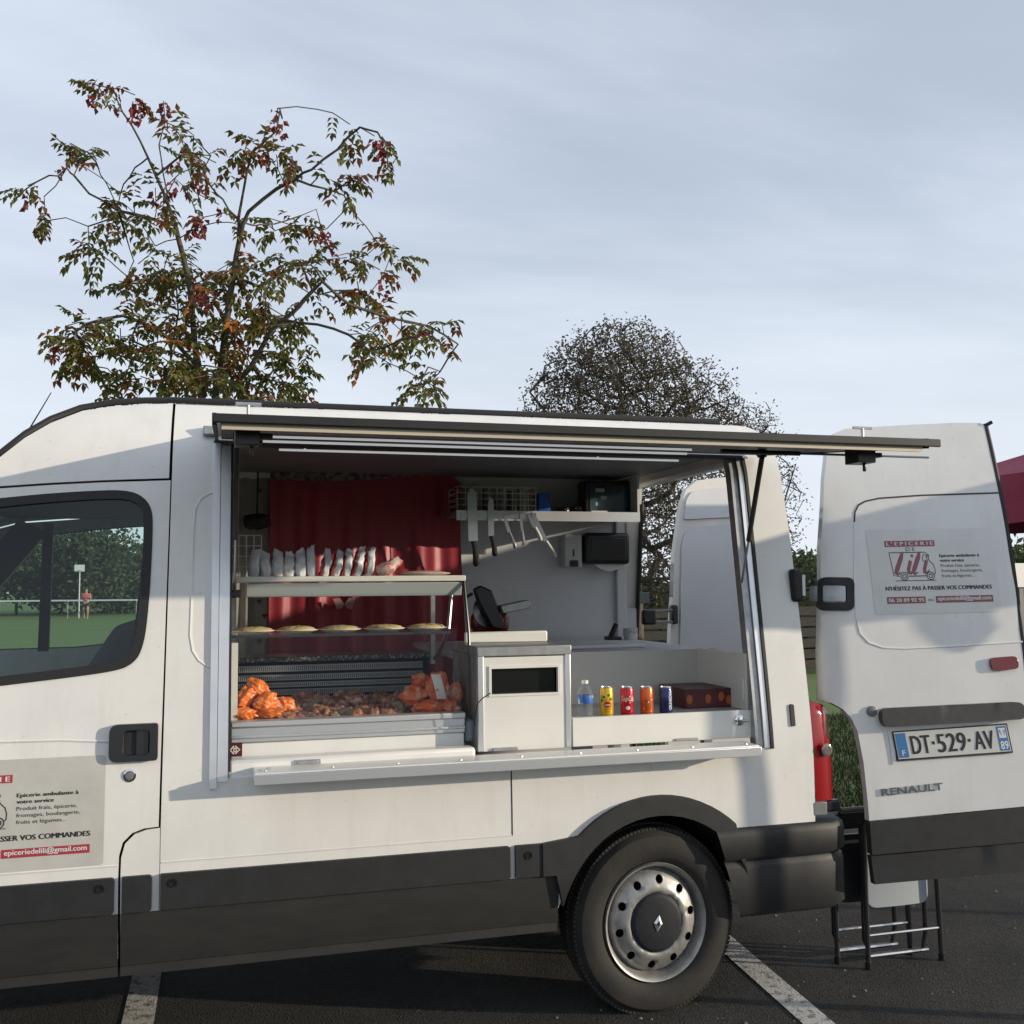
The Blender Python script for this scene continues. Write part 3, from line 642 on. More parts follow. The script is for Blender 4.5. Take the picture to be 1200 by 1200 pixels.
# ------------------------------------------------------------------ hatch frame, awning, counter
def fstrip(x0, x1, z0, z1, out, thick, name, mt): return part(side_sheet([(x0, z0), (x1, z0), (x1, z1), (x0, z1)], out=out, thick=thick, res=0.2), name, mt)
fstrip(HX0-0.012, HX0+0.012, HZ0-0.03, HZ1, 0.012, 0.03, 'hatch_frame', ALU)
fstrip(HX0+0.014, HX0+0.048, HZ0-0.01, HZ1, 0.006, 0.05, 'hatch_frame', ALU)
fstrip(HX0+0.050, HX0+0.056, HZ0+0.02, HZ1, 0.0, 0.05, 'hatch_seal', RUBBER)
fstrip(HX1-0.052, HX1-0.022, HZ0+0.0, HZ1, -0.004, 0.045, 'hatch_frame', ALU_D)
fstrip(HX1-0.020, HX1+0.004, HZ0-0.0, HZ1, 0.006, 0.04, 'hatch_frame', ALU)
fstrip(HX1+0.005, HX1+0.018, HZ0-0.004, HZ1, 0.012, 0.02, 'hatch_seal', RUBBER)
fstrip(HX0-0.012, HX1+0.012, HZ1-0.004, HZ1+0.012, 0.010, 0.05, 'hatch_seal', RUBBER)
# awning panel
HY = side_y(HZ1)-0.016; HZ = HZ1+0.014
AO = -0.90
ol = atY(254, 496, AO); orr = atY(1085, 524, AO); AX0, AX1 = ol.x, orr.x; OZ = (ol.z+orr.z)/2
def AP(t, h):           # t 0 hinge .. 1 outer edge, h above the underside
    return (HY+(AO-HY)*t, HZ+(OZ-HZ)*t+h)
aw = MB()
for (t0, t1, h0, h1) in ((0.0, 1.0, 0.005, 0.024),):
    (y0, z0), (y1, z1) = AP(t0, h0), AP(t1, h0); (y2, z2), (y3, z3) = AP(t1, h1), AP(t0, h1)
    aw.hexa([(AX0, y0, z0), (AX0, y1, z1), (AX0, y2, z2), (AX0, y3, z3)], [(AX1, y0, z0), (AX1, y1, z1), (AX1, y2, z2), (AX1, y3, z3)])
awn = part(aw, 'awning', WHITE, label='raised hatch panel forming an awning over the counter')
def abox(x0, x1, t0, t1, h0, h1, name, mt, bevel=0.0):
    (y0, z0), (y1, z1) = AP(t0, h0), AP(t1, h0); (y2, z2), (y3, z3) = AP(t1, h1), AP(t0, h1)
    return MB().hexa([(x0, y0, z0), (x0, y1, z1), (x0, y2, z2), (x0, y3, z3)], [(x1, y0, z0), (x1, y1, z1), (x1, y2, z2), (x1, y3, z3)]).build(name, mt, awn, 35, bevel)
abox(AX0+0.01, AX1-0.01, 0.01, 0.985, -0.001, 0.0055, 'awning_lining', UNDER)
abox(AX0-0.012, AX1+0.045, 1.002, 1.016, 0.001, 0.026, 'awning_rubber_edge', RUBBER, 0.004)
abox(AX0+0.012, AX1-0.012, 0.975, 1.0, -0.015, 0.003, 'awning_edge_strip', CREAM)
for x0, x1 in ((AX0-0.012, AX0-0.001), (AX1+0.001, AX1+0.012)): abox(x0, x1, 0.0, 1.0, -0.004, 0.028, 'awning_rubber_edge', RUBBER)
def U(px, py, h=0.0):
    # underside point seen at a pixel
    Y = -0.4
    d = ray(px, py)
    sl_ = (OZ-HZ)/(AO-HY)
    # z = HZ + sl*(Y-HY) + h
    k = (HZ+h+sl_*(CAM.y-HY)-CAM.z)/(d.z-sl_*d.y)
    return CAM+d*k
RAIL = mat('lit strip light', (0.85, 0.86, 0.87), 0.3); RAIL.node_tree.nodes['Principled BSDF'].inputs['Emission Color'].default_value = (0.95, 0.97, 1.0, 1); RAIL.node_tree.nodes['Principled BSDF'].inputs['Emission Strength'].default_value = 0.34
for (a, b, r_, nm, mt_) in (((305, 511.5), (795, 528), 0.0038, 'light_rail', RAIL), ((305, 517), (800, 532), 0.0045, 'light_rail', RAIL), ):
    A = U(*a, -0.012); B = U(*b, -0.012); B.y = A.y; B.z = A.z
    MB().cyl(A, B, r_, n=8).build(nm, mt_, awn)
A = atY(327, 527, 0.33); B = atY(795, 539.5, 0.33); part(MB().cyl(A, (B.x, A.y, A.z), 0.0045, n=8).cyl((0.3, A.y, A.z), (0.3, A.y, 2.195), 0.004, n=6).cyl((1.5, A.y, A.z), (1.5, A.y, 2.195), 0.004, n=6), 'ceiling_rail', RAIL)
A = U(296, 515, -0.02); MB().box((A.x-0.025, A.y-0.03, A.z-0.015), (A.x+0.03, A.y+0.05, A.z+0.015)).build('rail_bracket', BLACK, awn, bevel=0.004)
B = atY(937, 531.5, -0.66); A = Vector((atY(845, 530, -0.66).x, B.y, B.z)); MB().cyl(A, B, 0.008, n=8).build('locking_bar', BLACK, awn)
Cc = Vector((atY(1088, 536, -0.66).x, B.y, B.z)); MB().cyl(B, Cc, 0.004, n=8).build('locking_bar', GREYP, awn)
for px in (1011, 291):
    q = atY(px, 520 if px > 600 else 492, AO+0.10); zt = AP(0.9, 0.024)[1]; zb = AP(0.9, 0)[1]
    MB().cyl((q.x, AO+0.10, zt-0.005), (q.x, AO+0.10, zt+0.034), 0.005, n=8).tube([(q.x-0.034, AO+0.10, zt+0.036), (q.x+0.034, AO+0.10, zt+0.036)], 0.005, 8).build('turn_handle', ALU_D, awn)
    MB().box((q.x-0.035, AO+0.075, zb-0.055), (q.x+0.03, AO+0.15, zb-0.002)).box((q.x+0.03, AO+0.09, zb-0.035), (q.x+0.065, AO+0.12, zb-0.02)).cyl((q.x+0.01, AO+0.11, zb-0.08), (q.x+0.01, AO+0.11, zb-0.05), 0.006, n=8).build('lock_block', BLACK, awn, bevel=0.005)
gt = U(893, 536, -0.03); gb = atY(868, 690, 0.135)
def strut(a, b):
    a = Vector(a); b = Vector(b); mid = a.lerp(b, 0.60)
    s0 = MB().cyl(a, mid, 0.0095, n=10).build('gas_strut', BLACK, awn); MB().cyl(mid, b, 0.0045, n=8).build('strut_rod', STEEL, s0)
    MB().box(b-Vector((0.012, 0.012, 0.014)), b+Vector((0.02, 0.012, 0.014))).build('strut_bracket', BLACK, s0, bevel=0.003); MB().box(a-Vector((0.012, 0.012, 0.0)), a+Vector((0.012, 0.012, 0.03))).build('strut_bracket', BLACK, s0)
strut(gt, gb); strut((HX0+0.062, gt.y, gt.z), (HX0+0.066, gb.y, gb.z))
a = S(248, 506); part(MB().box((a[0]-0.03, side_y(a[1])-0.03, a[1]-0.018), (a[0]+0.03, side_y(a[1])+0.01, a[1]+0.018)), 'hinge_cap', ALU_D, bevel=0.006)
# counter flap
CY = -0.12
c0 = atY(297, 920, CY); c1 = atY(297, 907.5, CY); c2 = atY(893, 887, CY); CX0, CX1 = c0.x, c2.x; CZ0, CZ1 = (c0.z+c2.z)/2, (c0.z+c2.z)/2+(c1.z-c0.z)
fl = part(MB().box((CX0+0.002, CY+0.012, CZ0+0.003), (CX1-0.002, 0.02, CZ1+0.004)), 'counter_flap', mat('white counter board', (0.76, 0.755, 0.73), 0.3, var=0.06, vscale=7), bevel=0.003)
MB().box((CX0, CY, CZ0), (CX1, CY+0.0125, CZ1)).build('counter_edge', ALU, fl, bevel=0.002)
for i in range(9):
    x = CX0+0.04+(CX1-CX0-0.08)*i/8; MB().lathe((x, CY+0.05, CZ1+0.0035), (0, 0, 1), [(0.006, 0), (0.005, 0.003), (0.001, 0.004)], 8, capb=True).build('screw', STEEL, fl)
for (a, b) in ((305, 893), (315, 908)): 
    q = atY(a, b-2, -0.05); MB().lathe((q.x, -0.06+0.03*(a > 310), CZ1+0.0035), (0, 0, 1), [(0.008, 0), (0.006, 0.004), (0.001, 0.005)], 8, capb=True).build('screw', STEEL, fl)
SZ = CZ1+0.006
# sill boards on the hatch threshold
SB = mat('white sill board', (0.77, 0.765, 0.745), 0.32, var=0.05, vscale=6)
zt_ = atY(300, 889, 0.03).z
s1x = atY(557, 880, 0.03).x
si = part(MB().box((HX0+0.05, 0.020, HZ0-0.012), (s1x, 0.10, zt_)), 'hatch_sill', SB, bevel=0.012)
for (a, b, c_, d_) in ((345, 891, 376, 895),):
    p = atY(a, b, 0.018); q = atY(c_, d_, 0.018); MB().box((p.x, 0.014, q.z), (q.x, 0.022, p.z)).box((p.x+0.01, 0.011, q.z+0.003), (q.x-0.01, 0.016, p.z-0.003)).build('flap_hinge', ALU_D, si, bevel=0.001)

# ------------------------------------------------------------------ rear doors
TT = R(4.5); OP = R(13.0); HB = Vector((2.315, -0.012, 0.60))
AXD = Vector((0, math.sin(TT), math.cos(TT))); NN = Vector((0, math.cos(TT), -math.sin(TT)))
E1 = Vector((1, 0, 0))*math.cos(OP)-NN*math.sin(OP); BK = AXD.cross(E1)
if BK.y < 0: BK = -BK
def dw(u, v):
    k = 0.085*max(0.0, (v-0.75)/0.9)**2
    if u < 0.105: k += 0.085*(1-u/0.105)**2
    return k
def DP(u, v, h=0.0): return HB+E1*u+AXD*v+BK*(dw(u, v)-h)
def D(px, py):
    d = ray(px, py); u = 0.3; v = 0.8
    for _ in range(30):
        o_ = HB+BK*dw(max(u, 0), v); k = (o_-CAM).dot(BK)/d.dot(BK); p = CAM+d*k-HB; u, v = p.dot(E1), p.dot(AXD)
    return (u, v)
dout = [D(*p) for p in ((1019, 966), (1017, 940), (1012, 893), (1005, 857), (998, 842), (988, 831), (975, 824), (961, 821), (960, 760), (961.5, 640), (966, 560), (970, 522), (977, 508), (990, 502.5), (1060, 498), (1120, 495.5), (1148, 495.5), (1155, 499), (1172, 580), (1184, 650), (1196, 740), (1202, 800), (1206, 870), (1210, 948))]
rd = part(sheet(dout, [], lambda a, b: DP(a, b), lambda a, b: BK, 0.045, 0.05, 0.03), 'rear_door', WHITE, smooth=50, label='open rear door with the number plate and shop sign')
bk_in = [D(*p) for p in ((1019, 962), (1210, 945), (1213, 1020), (1024, 1036))]
def dsheet(pts, out, thick, name, mt, rnd=0.0, holes=(), bevel=0.0, parent=None, res=0.08, edge=0.04):
    o_ = [D(*p) for p in pts]
    if rnd: o_ = rounded(o_, rnd)
    return sheet(o_, holes, lambda a, b: DP(a, b, out), lambda a, b: BK, thick, res, edge).build(name, mt, parent or rd, 35, bevel)
dsheet(((1017, 962), (1212, 944), (1214, 984), (1020, 1001)), 0.020, 0.05, 'door_trim', PLAST, bevel=0.010)
dsheet(((1020, 1003), (1214, 986), (1215, 1019), (1024, 1036)), 0.008, 0.04, 'lower_door_trim', PLAST, bevel=0.008)
MB().tube([DP(*D(*p), h=-0.01) for p in ((1155, 497), (1163, 532), (1173, 580), (1185, 650), (1197, 738), (1206, 800))], 0.014, 8).build('door_edge_seal', RUBBER, rd)
e_ = DP(*D(1156, 498), h=0.0); MB().cyl(e_, e_+Vector((0.02, -0.01, 0.012)), 0.008, n=8).build('seal_end', RUBBER, rd)
seam_ = [D(*p) for p in ((1001, 612), (1002, 600), (1006, 592), (1014, 587.5), (1030, 584), (1080, 580.5), (1172, 577.5))]
MB().tube([DP(u, v, -0.001) for u, v in seam_], 0.0042, 6).build('roof_section_joint', mat('dark grey joint', (0.05, 0.05, 0.055), 0.8), rd)  # dark grey line along the panel joint
prs = [D(*p) for p in ((1001, 612), (1001, 680), (1003, 722), (1008, 742), (1018, 753), (1035, 759), (1060, 760), (1120, 757), (1198, 752))]
MB().tube([DP(u, v, -0.002) for u, v in prs], 0.0055, 6).build('pressed_panel_line', WHITE, rd)
# hinge: black surround on the door, strap, bracket on the body
hh = rounded([D(*p) for p in ((952, 686), (991, 686), (991, 706), (952, 706))], 0.012)
dsheet(((957, 677), (1000, 677), (1000, 716), (957, 716)), 0.012, 0.02, 'hinge_surround', PLAST, 0.03, [rounded([D(*p) for p in ((963, 686), (991, 686), (991, 706), (963, 706))], 0.010)], 0.004, edge=0.02)
dsheet(((949, 687), (990, 687), (990, 705), (949, 705)), 0.010, 0.014, 'hinge_strap', ALU_D, 0.008, bevel=0.003, edge=0.02)
hb_ = part(MB().box((2.243, side_y(1.58)-0.024, 1.530), (2.292, side_y(1.58)+0.02, 1.665)), 'hinge_bracket', PLAST, bevel=0.014, seg=3)
MB().cyl((2.296, side_y(1.6)-0.012, 1.555), (2.296, side_y(1.6)-0.012, 1.64), 0.012).build('hinge_pin', STEEL, hb_)
dsheet(((1158, 771), (1190, 768.5), (1193, 783.5), (1161, 786.5)), 0.014, 0.02, 'reflector', DRED, 0.022, bevel=0.005, edge=0.02)
dsheet(((1028, 830), (1194, 822), (1198, 842), (1031, 852)), 0.040, 0.05, 'plate_light_bar', mat('grey light bar', (0.055, 0.054, 0.052), 0.5, var=0.2, vscale=30), 0.034, bevel=0.014, edge=0.02)
u, v = D(1021.5, 833.5); MB().lathe(DP(u, v), -BK, [(0.0215, 0), (0.0215, 0.006), (0.016, 0.009), (0.001, 0.010)], 20).build('door_plug', GREYP, rd)
# recess behind the plate
dsheet(((1040, 856), (1046, 855), (1050, 894), (1046, 896)), 0.004, 0.006, 'plate_recess_edge', WHITE, 0.003, edge=0.01)

# ---- flat print helper: shapes drawn in a design plane and laid on a curved surface
class Print:
    def __init__(s, parent, fn): s.p = parent; s.fn = fn
    def _lay(s, me, h):
        for q in me.vertices: q.co = s.fn(q.co.x, q.co.y, h+q.co.z)
    def poly(s, pts, mt, h, name='print', holes=(), res=0.1, edge=0.05):
        mb = sheet(list(pts), holes, lambda a, b: (a, b, 0), lambda a, b: (0, 0, -1), 0.0, res, edge); me = mb.mesh(name); s._lay(me, h); return link(name, me, mt, s.p, 0)
    def text(s, body, x0, x1, base, cap, mt, h, bold=0.0, name='lettering', spacing=1.0, shear=0.0, ref='H'):
        c = bpy.data.curves.new(name, 'FONT'); c.body = body; c.size = 1.0; c.offset = bold; c.space_character = spacing; c.shear = shear; c.resolution_u = 3; c.fill_mode = 'FRONT'
        o = bpy.data.objects.new(name, c); col.objects.link(o); dg = bpy.context.evaluated_depsgraph_get(); dg.update()
        me = bpy.data.meshes.new_from_object(o.evaluated_get(dg)); bpy.data.objects.remove(o); bpy.data.curves.remove(c)
        xs_ = [q.co.x for q in me.vertices]; a, b = min(xs_), max(xs_); kx = (x1-x0)/(b-a); ky = cap/0.70
        for q in me.vertices: q.co = (x0+(q.co.x-a)*kx, base+q.co.y*ky, 0)
        me.materials.clear(); s._lay(me, h); return link(name, me, mt, s.p, 0)
    def bold(s, body, x0, x1, base, cap, mt, h, d, **k):
        for i, q in enumerate((-d, 0, d)): s.text(body, x0+q, x1+q, base, cap, mt, h+0.00025*i, **k)
    def ribbon(s, pts, wd, mt, h, name='print', closed=False):
        mb = MB(); pts = [Vector(p) for p in pts]; n = len(pts); ws_ = wd if isinstance(wd, (list, tuple)) else [wd]*n
        for i, p in enumerate(pts):
            a = pts[i-1] if (i or closed) else p; b = pts[(i+1) % n] if (i < n-1 or closed) else p; t = (b-a).normalized(); nn = Vector((-t.y, t.x))*ws_[i]/2
            mb.v += [(p.x+nn.x, p.y+nn.y, 0), (p.x-nn.x, p.y-nn.y, 0)]
        for i in range(n if closed else n-1):
            j = (i+1) % n; mb.f.append((2*i, 2*j, 2*j+1, 2*i+1)); mb.mi.append(0)
        me = bpy.data.meshes.new(name); me.from_pydata(mb.v, [], mb.f); s._lay(me, h); return link(name, me, mt, s.p, 0)
def shop_sign(pr, red, bgm, left=-1.05, right=1.16):
    rect = lambda a, b, c_, d_: [(a, b), (c_, b), (c_, d_), (a, d_)]
    pr.poly(rounded(rect(left, -0.16, right, 1.17), 0.05), bgm, 0.0015, 'sign_sheet')
    pr.poly(rect(0, 0, 1.0, 0.105), red, 0.0022, 'sign_bar'); pr.bold('epiceriedelili@gmail.com', 0.035, 0.965, 0.036, 0.062, SIGNWHITE, 0.0030, 0.003)
    pr.poly(rect(-0.85, 0, -0.18, 0.105), red, 0.0022, 'sign_bar'); pr.bold('06 20 89 92 95', -0.82, -0.21, 0.024, 0.058, SIGNWHITE, 0.0030, 0.003)
    pr.text('ou', -0.135, -0.045, 0.03, 0.055, INK, 0.0024)
    pr.bold("N'HÉSITEZ PAS À PASSER VOS COMMANDES", -0.85, 1.0, 0.205, 0.062, INK, 0.0024, 0.004)
    for i, (b, t, x1, bo) in enumerate(((0.718, 'Epicerie ambulante à', 0.855, 0.014), (0.642, 'votre service', 0.575, 0.014), (0.560, 'Produit frais, épicerie,', 0.840, 0.0), (0.480, 'fromages, boulangerie,', 0.880, 0.0), (0.400, 'fruits et légumes...', 0.72, 0.0))):
        pr.bold(t, 0.157, x1, b, 0.046, INK, 0.0024, 0.003) if bo else pr.text(t, 0.157, x1, b, 0.046, INK, 0.0024)
    pr.poly(rect(-0.78, 0.893, 0.10, 0.988), red, 0.0022, 'sign_bar'); pr.bold("L'EPICERIE", -0.745, 0.07, 0.912, 0.058, SIGNWHITE, 0.0030, 0.003, spacing=1.5)
    pr.text('DE', -0.42, -0.26, 0.825, 0.055, INK, 0.0024, 0.0, spacing=1.5)
    # little drawn van with the name written along it
    pr.ribbon([(-0.72, 0.80), (-0.68, 0.44), (-0.58, 0.425)], 0.012, INK, 0.0024); pr.ribbon([(-0.42, 0.425), (-0.10, 0.425)], 0.014, INK, 0.0024)
    pr.ribbon([(-0.72, 0.80), (-0.10, 0.80), (-0.055, 0.77), (-0.03, 0.66), (0.03, 0.60), (0.05, 0.53), (0.045, 0.46), (0.02, 0.44)], 0.012, INK, 0.0024)
    pr.ribbon([(-0.13, 0.76), (-0.085, 0.755), (-0.06, 0.67), (-0.11, 0.645), (-0.15, 0.67)], 0.012, INK, 0.0024, closed=True)
    for cx in (-0.50, -0.04):
        for r_ in (0.062, 0.030): pr.ribbon([(cx+r_*math.cos(2*math.pi*i/20), 0.425+r_*math.sin(2*math.pi*i/20)) for i in range(20)], 0.013, INK, 0.0026, closed=True)
    pr.ribbon([(-0.66, 0.355), (0.045, 0.355)], 0.010, INK, 0.0024)
    for x in (-0.56, -0.26):   # l
        pr.ribbon([(x+0.07, 0.795), (x+0.04, 0.72), (x-0.05, 0.54), (x-0.08, 0.475), (x-0.05, 0.455), (x+0.01, 0.49)], [0.04, 0.075, 0.075, 0.06, 0.04, 0.014], red, 0.0025)
    for x in (-0.41, -0.13):   # i
        pr.ribbon([(x+0.05, 0.67), (x+0.0, 0.54), (x-0.005, 0.48), (x+0.03, 0.465), (x+0.08, 0.52)], [0.055, 0.06, 0.06, 0.04, 0.014], red, 0.0025)
        pr.poly([(x+0.085+0.024*math.cos(2*math.pi*i/12), 0.745+0.024*math.sin(2*math.pi*i/12)) for i in range(12)], red, 0.0025)
o0 = S(1, 1006.5); o1 = S(105, 1001.5); un = o1[0]-o0[0]
shop_sign(Print(fdoor, lambda a, b, h: (o0[0]+a*un, side_y(o0[1]+b*un)-h, o0[1]+b*un)), SIGNRED, SIGNBG)
q0 = Vector(D(1097, 706.5)); q1 = Vector(D(1164, 705.0)); q2 = Vector(D(1087.5, 633)); ex = q1-q0; ey = (q2-q0)/0.99
SR2 = mat('faded sign red', (0.27, 0.085, 0.11), 0.45)
shop_sign(Print(rd, lambda a, b, h: DP(*(q0+ex*a+ey*b), h=h)), SR2, mat('faded sign sheet', (0.68, 0.67, 0.65), 0.42, var=0.06, vscale=9), -1.08, 1.13)
# number plate
p0 = Vector(D(1052, 889.5)); p1 = Vector(D(1184, 880)); p2 = Vector(D(1046, 858.5)); px_ = p1-p0; py_ = p2-p0; hgt = py_.length/px_.length
prn = Print(rd, lambda a, b, h: DP(*(p0+px_*a+py_*b), h=h+0.008))
pls = sheet([(-0.012, -0.07), (1.012, -0.07), (1.012, 1.05), (-0.012, 1.05)], [], lambda a, b: DP(*(p0+px_*a+py_*b), h=0.008), lambda a, b: BK, 0.012, 0.3, 0.3).build('number_plate', RUBBER, rd)
prn.p = pls
prn.poly([(0.0, 0.0), (1, 0.0), (1, 1), (0, 1)], mat('plate white', (0.62, 0.61, 0.58), 0.35, var=0.05, vscale=30), 0.0012, 'plate_face')
BLUE = mat('plate blue', (0.05, 0.18, 0.42), 0.4)
prn.poly([(0.008, 0.04), (0.098, 0.04), (0.098, 0.96), (0.008, 0.96)], BLUE, 0.0020, 'plate_band'); prn.poly([(0.905, 0.04), (0.992, 0.04), (0.992, 0.96), (0.905, 0.96)], BLUE, 0.0020, 'plate_band')
prn.text('F', 0.04, 0.07, 0.12, 0.20, SIGNWHITE, 0.0026); prn.text('89', 0.915, 0.985, 0.10, 0.30, SIGNWHITE, 0.0026, 0.02)
prn.poly([(0.918, 0.52), (0.980, 0.52), (0.980, 0.90), (0.918, 0.90)], SIGNWHITE, 0.0026, 'region_badge'); prn.ribbon([(0.928, 0.82), (0.94, 0.60), (0.952, 0.82), (0.965, 0.60), (0.972, 0.82)], 0.012, BLUE, 0.003)
for t_, a, b in (('DT', 0.135, 0.300), ('529', 0.365, 0.615), ('AV', 0.690, 0.865)): prn.bold(t_, a, b, 0.15, 0.70, INK, 0.0026, 0.004)
for a in (0.318, 0.637): prn.poly([(a, 0.46), (a+0.024, 0.46), (a+0.024, 0.58), (a, 0.58)], INK, 0.0026, 'dash')
# maker's name in raised letters
r0_ = Vector(D(1033.5, 932.5)); r1_ = Vector(D(1105, 925.0)); rl = r1_-r0_; rp_ = Vector((-rl.y, rl.x)).normalized()
def raised(a, b, h): return DP(*(r0_+rl*a+rp_*b*rl.length), h=h)
CHR = mat('dull chrome letters', (0.22, 0.22, 0.22), 0.3, 0.8)
c = bpy.data.curves.new('t', 'FONT'); c.body = 'RENAULT'; c.size = 1; c.extrude = 0.05; c.offset = 0.012; c.resolution_u = 3
o = bpy.data.objects.new('t', c); col.objects.link(o); dg = bpy.context.evaluated_depsgraph_get(); dg.update(); me = bpy.data.meshes.new_from_object(o.evaluated_get(dg)); bpy.data.objects.remove(o)
xs_ = [q.co.x for q in me.vertices]; a_, b_ = min(xs_), max(xs_)
for q in me.vertices: q.co = raised((q.co.x-a_)/(b_-a_), q.co.y*0.155, 0.002+0.04*(q.co.z+0.05))
me.materials.clear(); link('raised_lettering', me, CHR, rd, 0)
# far rear door, inner face seen through the hatch
FYD = W+0.01
FD = lambda px, py, Y=FYD: (atY(px, py, Y).x, atY(px, py, Y).z)
fo = [FD(*p) for p in ((783, 840), (786, 740), (792, 650), (803, 595), (812, 572), (826, 561), (850, 557.5), (880, 555.5))]
xr_ = fo[0][0]+0.80
fo = [(fo[0][0]-0.003, 0.52)]+fo+[(xr_-0.10, fo[-1][1]+0.002), (xr_-0.06, 2.1), (xr_, 1.6), (xr_, 0.52)]
frd = part(sheet(fo, [], lambda a, b: (a, FYD+0.10*max(0, (b-1.4)/0.8)**2, b), lambda a, b: (0, 1, 0), 0.05, 0.08, 0.05), 'rear_door', WHITE_D, label='second rear door swung open, its inner lining seen through the hatch')
for pts in (((806, 608), (811, 585), (818, 575), (832, 571.5), (880, 568), (884, 604)), ((796, 800), (798, 690), (801, 640), (806, 624), (816, 617), (886, 611), (892, 800))):
    q = [FD(*p, FYD-0.01) for p in pts]; q = [(min(x, xr_-0.05), z) for x, z in q]; q = rounded(q, 0.02)
    sheet(q, [], lambda a, b: (a, FYD-0.012+0.10*max(0, (b-1.4)/0.8)**2, b), lambda a, b: (0, 1, 0), 0.008, 0.1, 0.05).build('door_lining', INWHITE, frd, 35, 0.003)
hg = part(MB().box(atY(752, 714, 1.80)-Vector((0, 0.02, 0)), atY(768, 732, 1.80)+Vector((0, 0.02, 0))), 'hinge_bracket', BLACK, bevel=0.012)
MB().box(atY(785, 709, 1.97)-Vector((0, 0.03, 0)), atY(793, 731, 1.97)+Vector((0, 0.02, 0))).build('hinge_bracket', BLACK, frd, bevel=0.01)
MB().tube([atY(762, 717, 1.80), atY(788, 715, 1.95)], 0.008, 8).tube([atY(762, 729, 1.80), atY(788, 729, 1.95)], 0.008, 8).build('hinge_arm', GREYP, frd)

# ------------------------------------------------------------------ things inside the van
rng = random.Random(7)
def hash3(x, y, z, s=0):
    return math.sin(x*12.9+s)*0.5+math.sin(y*17.3+s*1.7+x*5)*0.3+math.sin(z*23.1+s*2.3+y*7)*0.3
def blob(sx, sy, sz, seed, rough=0.18, sub=3, crease=0.0, jit=0.0):
    bm = bmesh.new(); bmesh.ops.create_icosphere(bm, subdivisions=sub, radius=1)
    rr = random.Random(seed); ph = [rr.uniform(0, 6.28) for _ in range(12)]; ks = [Vector((rr.gauss(0, 1), rr.gauss(0, 1), rr.gauss(0, 1))) for _ in range(12)]
    for v in bm.verts:
        n = v.co.normalized(); d = sum(math.sin(n.dot(k)*(2.0+0.55*i)+p)/(1.4+0.32*i) for i, (k, p) in enumerate(zip(ks, ph)))*rough*0.5
        if crease: d -= crease*abs(math.sin(n.dot(ks[0])*5+ph[1]))*0.6+crease*0.6*abs(math.sin(n.dot(ks[3])*8+ph[2]))
        d += rr.uniform(-jit, jit); v.co = n*(1+d); v.co = Vector((v.co.x*sx, v.co.y*sy, v.co.z*sz))
    me = bpy.data.meshes.new('blob'); bm.to_mesh(me); bm.free(); return me
# ---- refrigerated display case
CX = atY(545, 850, 0.11).x
dc = thing('display_case', 'white refrigerated display case with glass shelves at the hatch', 'display case', (0.45, 0.45, 0.61))
zl1 = atY(400, 841, 0.10).z; zl2 = atY(400, 848, 0.10).z; zl3 = atY(400, 866, 0.10).z
x0 = HX0+0.058
MB().box((x0, 0.125, 0.612), (CX, 0.80, zl3)).build('base', SB, dc, bevel=0.004)
MB().box((x0, 0.112, zl3+0.001), (CX+0.0, 0.16, zl2)).box((x0, 0.104, zl3+0.016), (CX, 0.11, zl3+0.026)).build('front_rail', ALU, dc, bevel=0.003)
MB().box((x0, 0.098, zl2+0.001), (CX, 0.16, zl1)).build('front_ledge', mat('satin alloy', (0.62, 0.63, 0.64), 0.38, 0.6), dc, bevel=0.004)
MB().box((x0, 0.165, zl3+0.002), (CX-0.004, 0.79, zl1-0.045)).build('tray', mat('tray liner', (0.30, 0.12, 0.09), 0.6, c2=(0.45, 0.40, 0.33), vscale=18), dc)
MB().box((CX+0.004, 0.13, zt_+0.002), (CX+0.045, 0.80, zl1-0.03)).build('end_cap', mat('blue grey end cap', (0.22, 0.26, 0.29), 0.4), dc, bevel=0.018, seg=3)
q = atY(276, 880, 0.10); pm = Print(dc, lambda a, b, h: (q.x+a*0.046, 0.125-h, q.z+(b-0.5)*0.046))
pm.poly([(0-0.5, 0), (0.5, 0), (0.5, 1), (-0.5, 1)], mat('badge maroon', (0.085, 0.012, 0.02), 0.4), 0.0015, 'maker_badge'); pm.ribbon([(-0.02, 0.80), (0.32, 0.5), (-0.02, 0.20)], 0.09, SIGNWHITE, 0.002, 'badge_mark'); pm.ribbon([(-0.12, 0.80), (-0.38, 0.5), (-0.12, 0.20)], 0.09, SIGNWHITE, 0.002, 'badge_mark'); pm.text('D', -0.15, 0.12, 0.34, 0.32, SIGNWHITE, 0.0022, 0.05, name='badge_letter')
# louvred back
BYc = 0.80; gz0 = atY(400, 838, BYc).z; gz1 = atY(400, 777, BYc).z
MB().box((x0, BYc, gz0-0.05), (CX, BYc+0.02, atY(400, 773, BYc).z)).build('back_panel', DARK, dc)
lz_ = []
for a, b in ((778, 785), (789, 795), (798, 803), (806, 812), (816, 821)):
    za, zb = atY(400, b, BYc-0.02).z, atY(400, a, BYc-0.02).z; mb = MB()
    n = 95; xx0, xx1 = x0+0.01, CX-0.03
    for i in range(n):
        xa = xx0+(xx1-xx0)*i/n; mb.box((xa, BYc-0.022, za), (xa+(xx1-xx0)/n*0.58, BYc-0.014, zb))
    mb.box((xx0, BYc-0.014, za-0.001), (xx1, BYc-0.011, za+0.004)).box((xx0, BYc-0.014, zb-0.004), (xx1, BYc-0.011, zb+0.001))
    o = mb.build('louvre', mat('louvre steel', (0.33, 0.33, 0.34), 0.4, 0.6), dc, 0); o['kind'] = 'stuff'
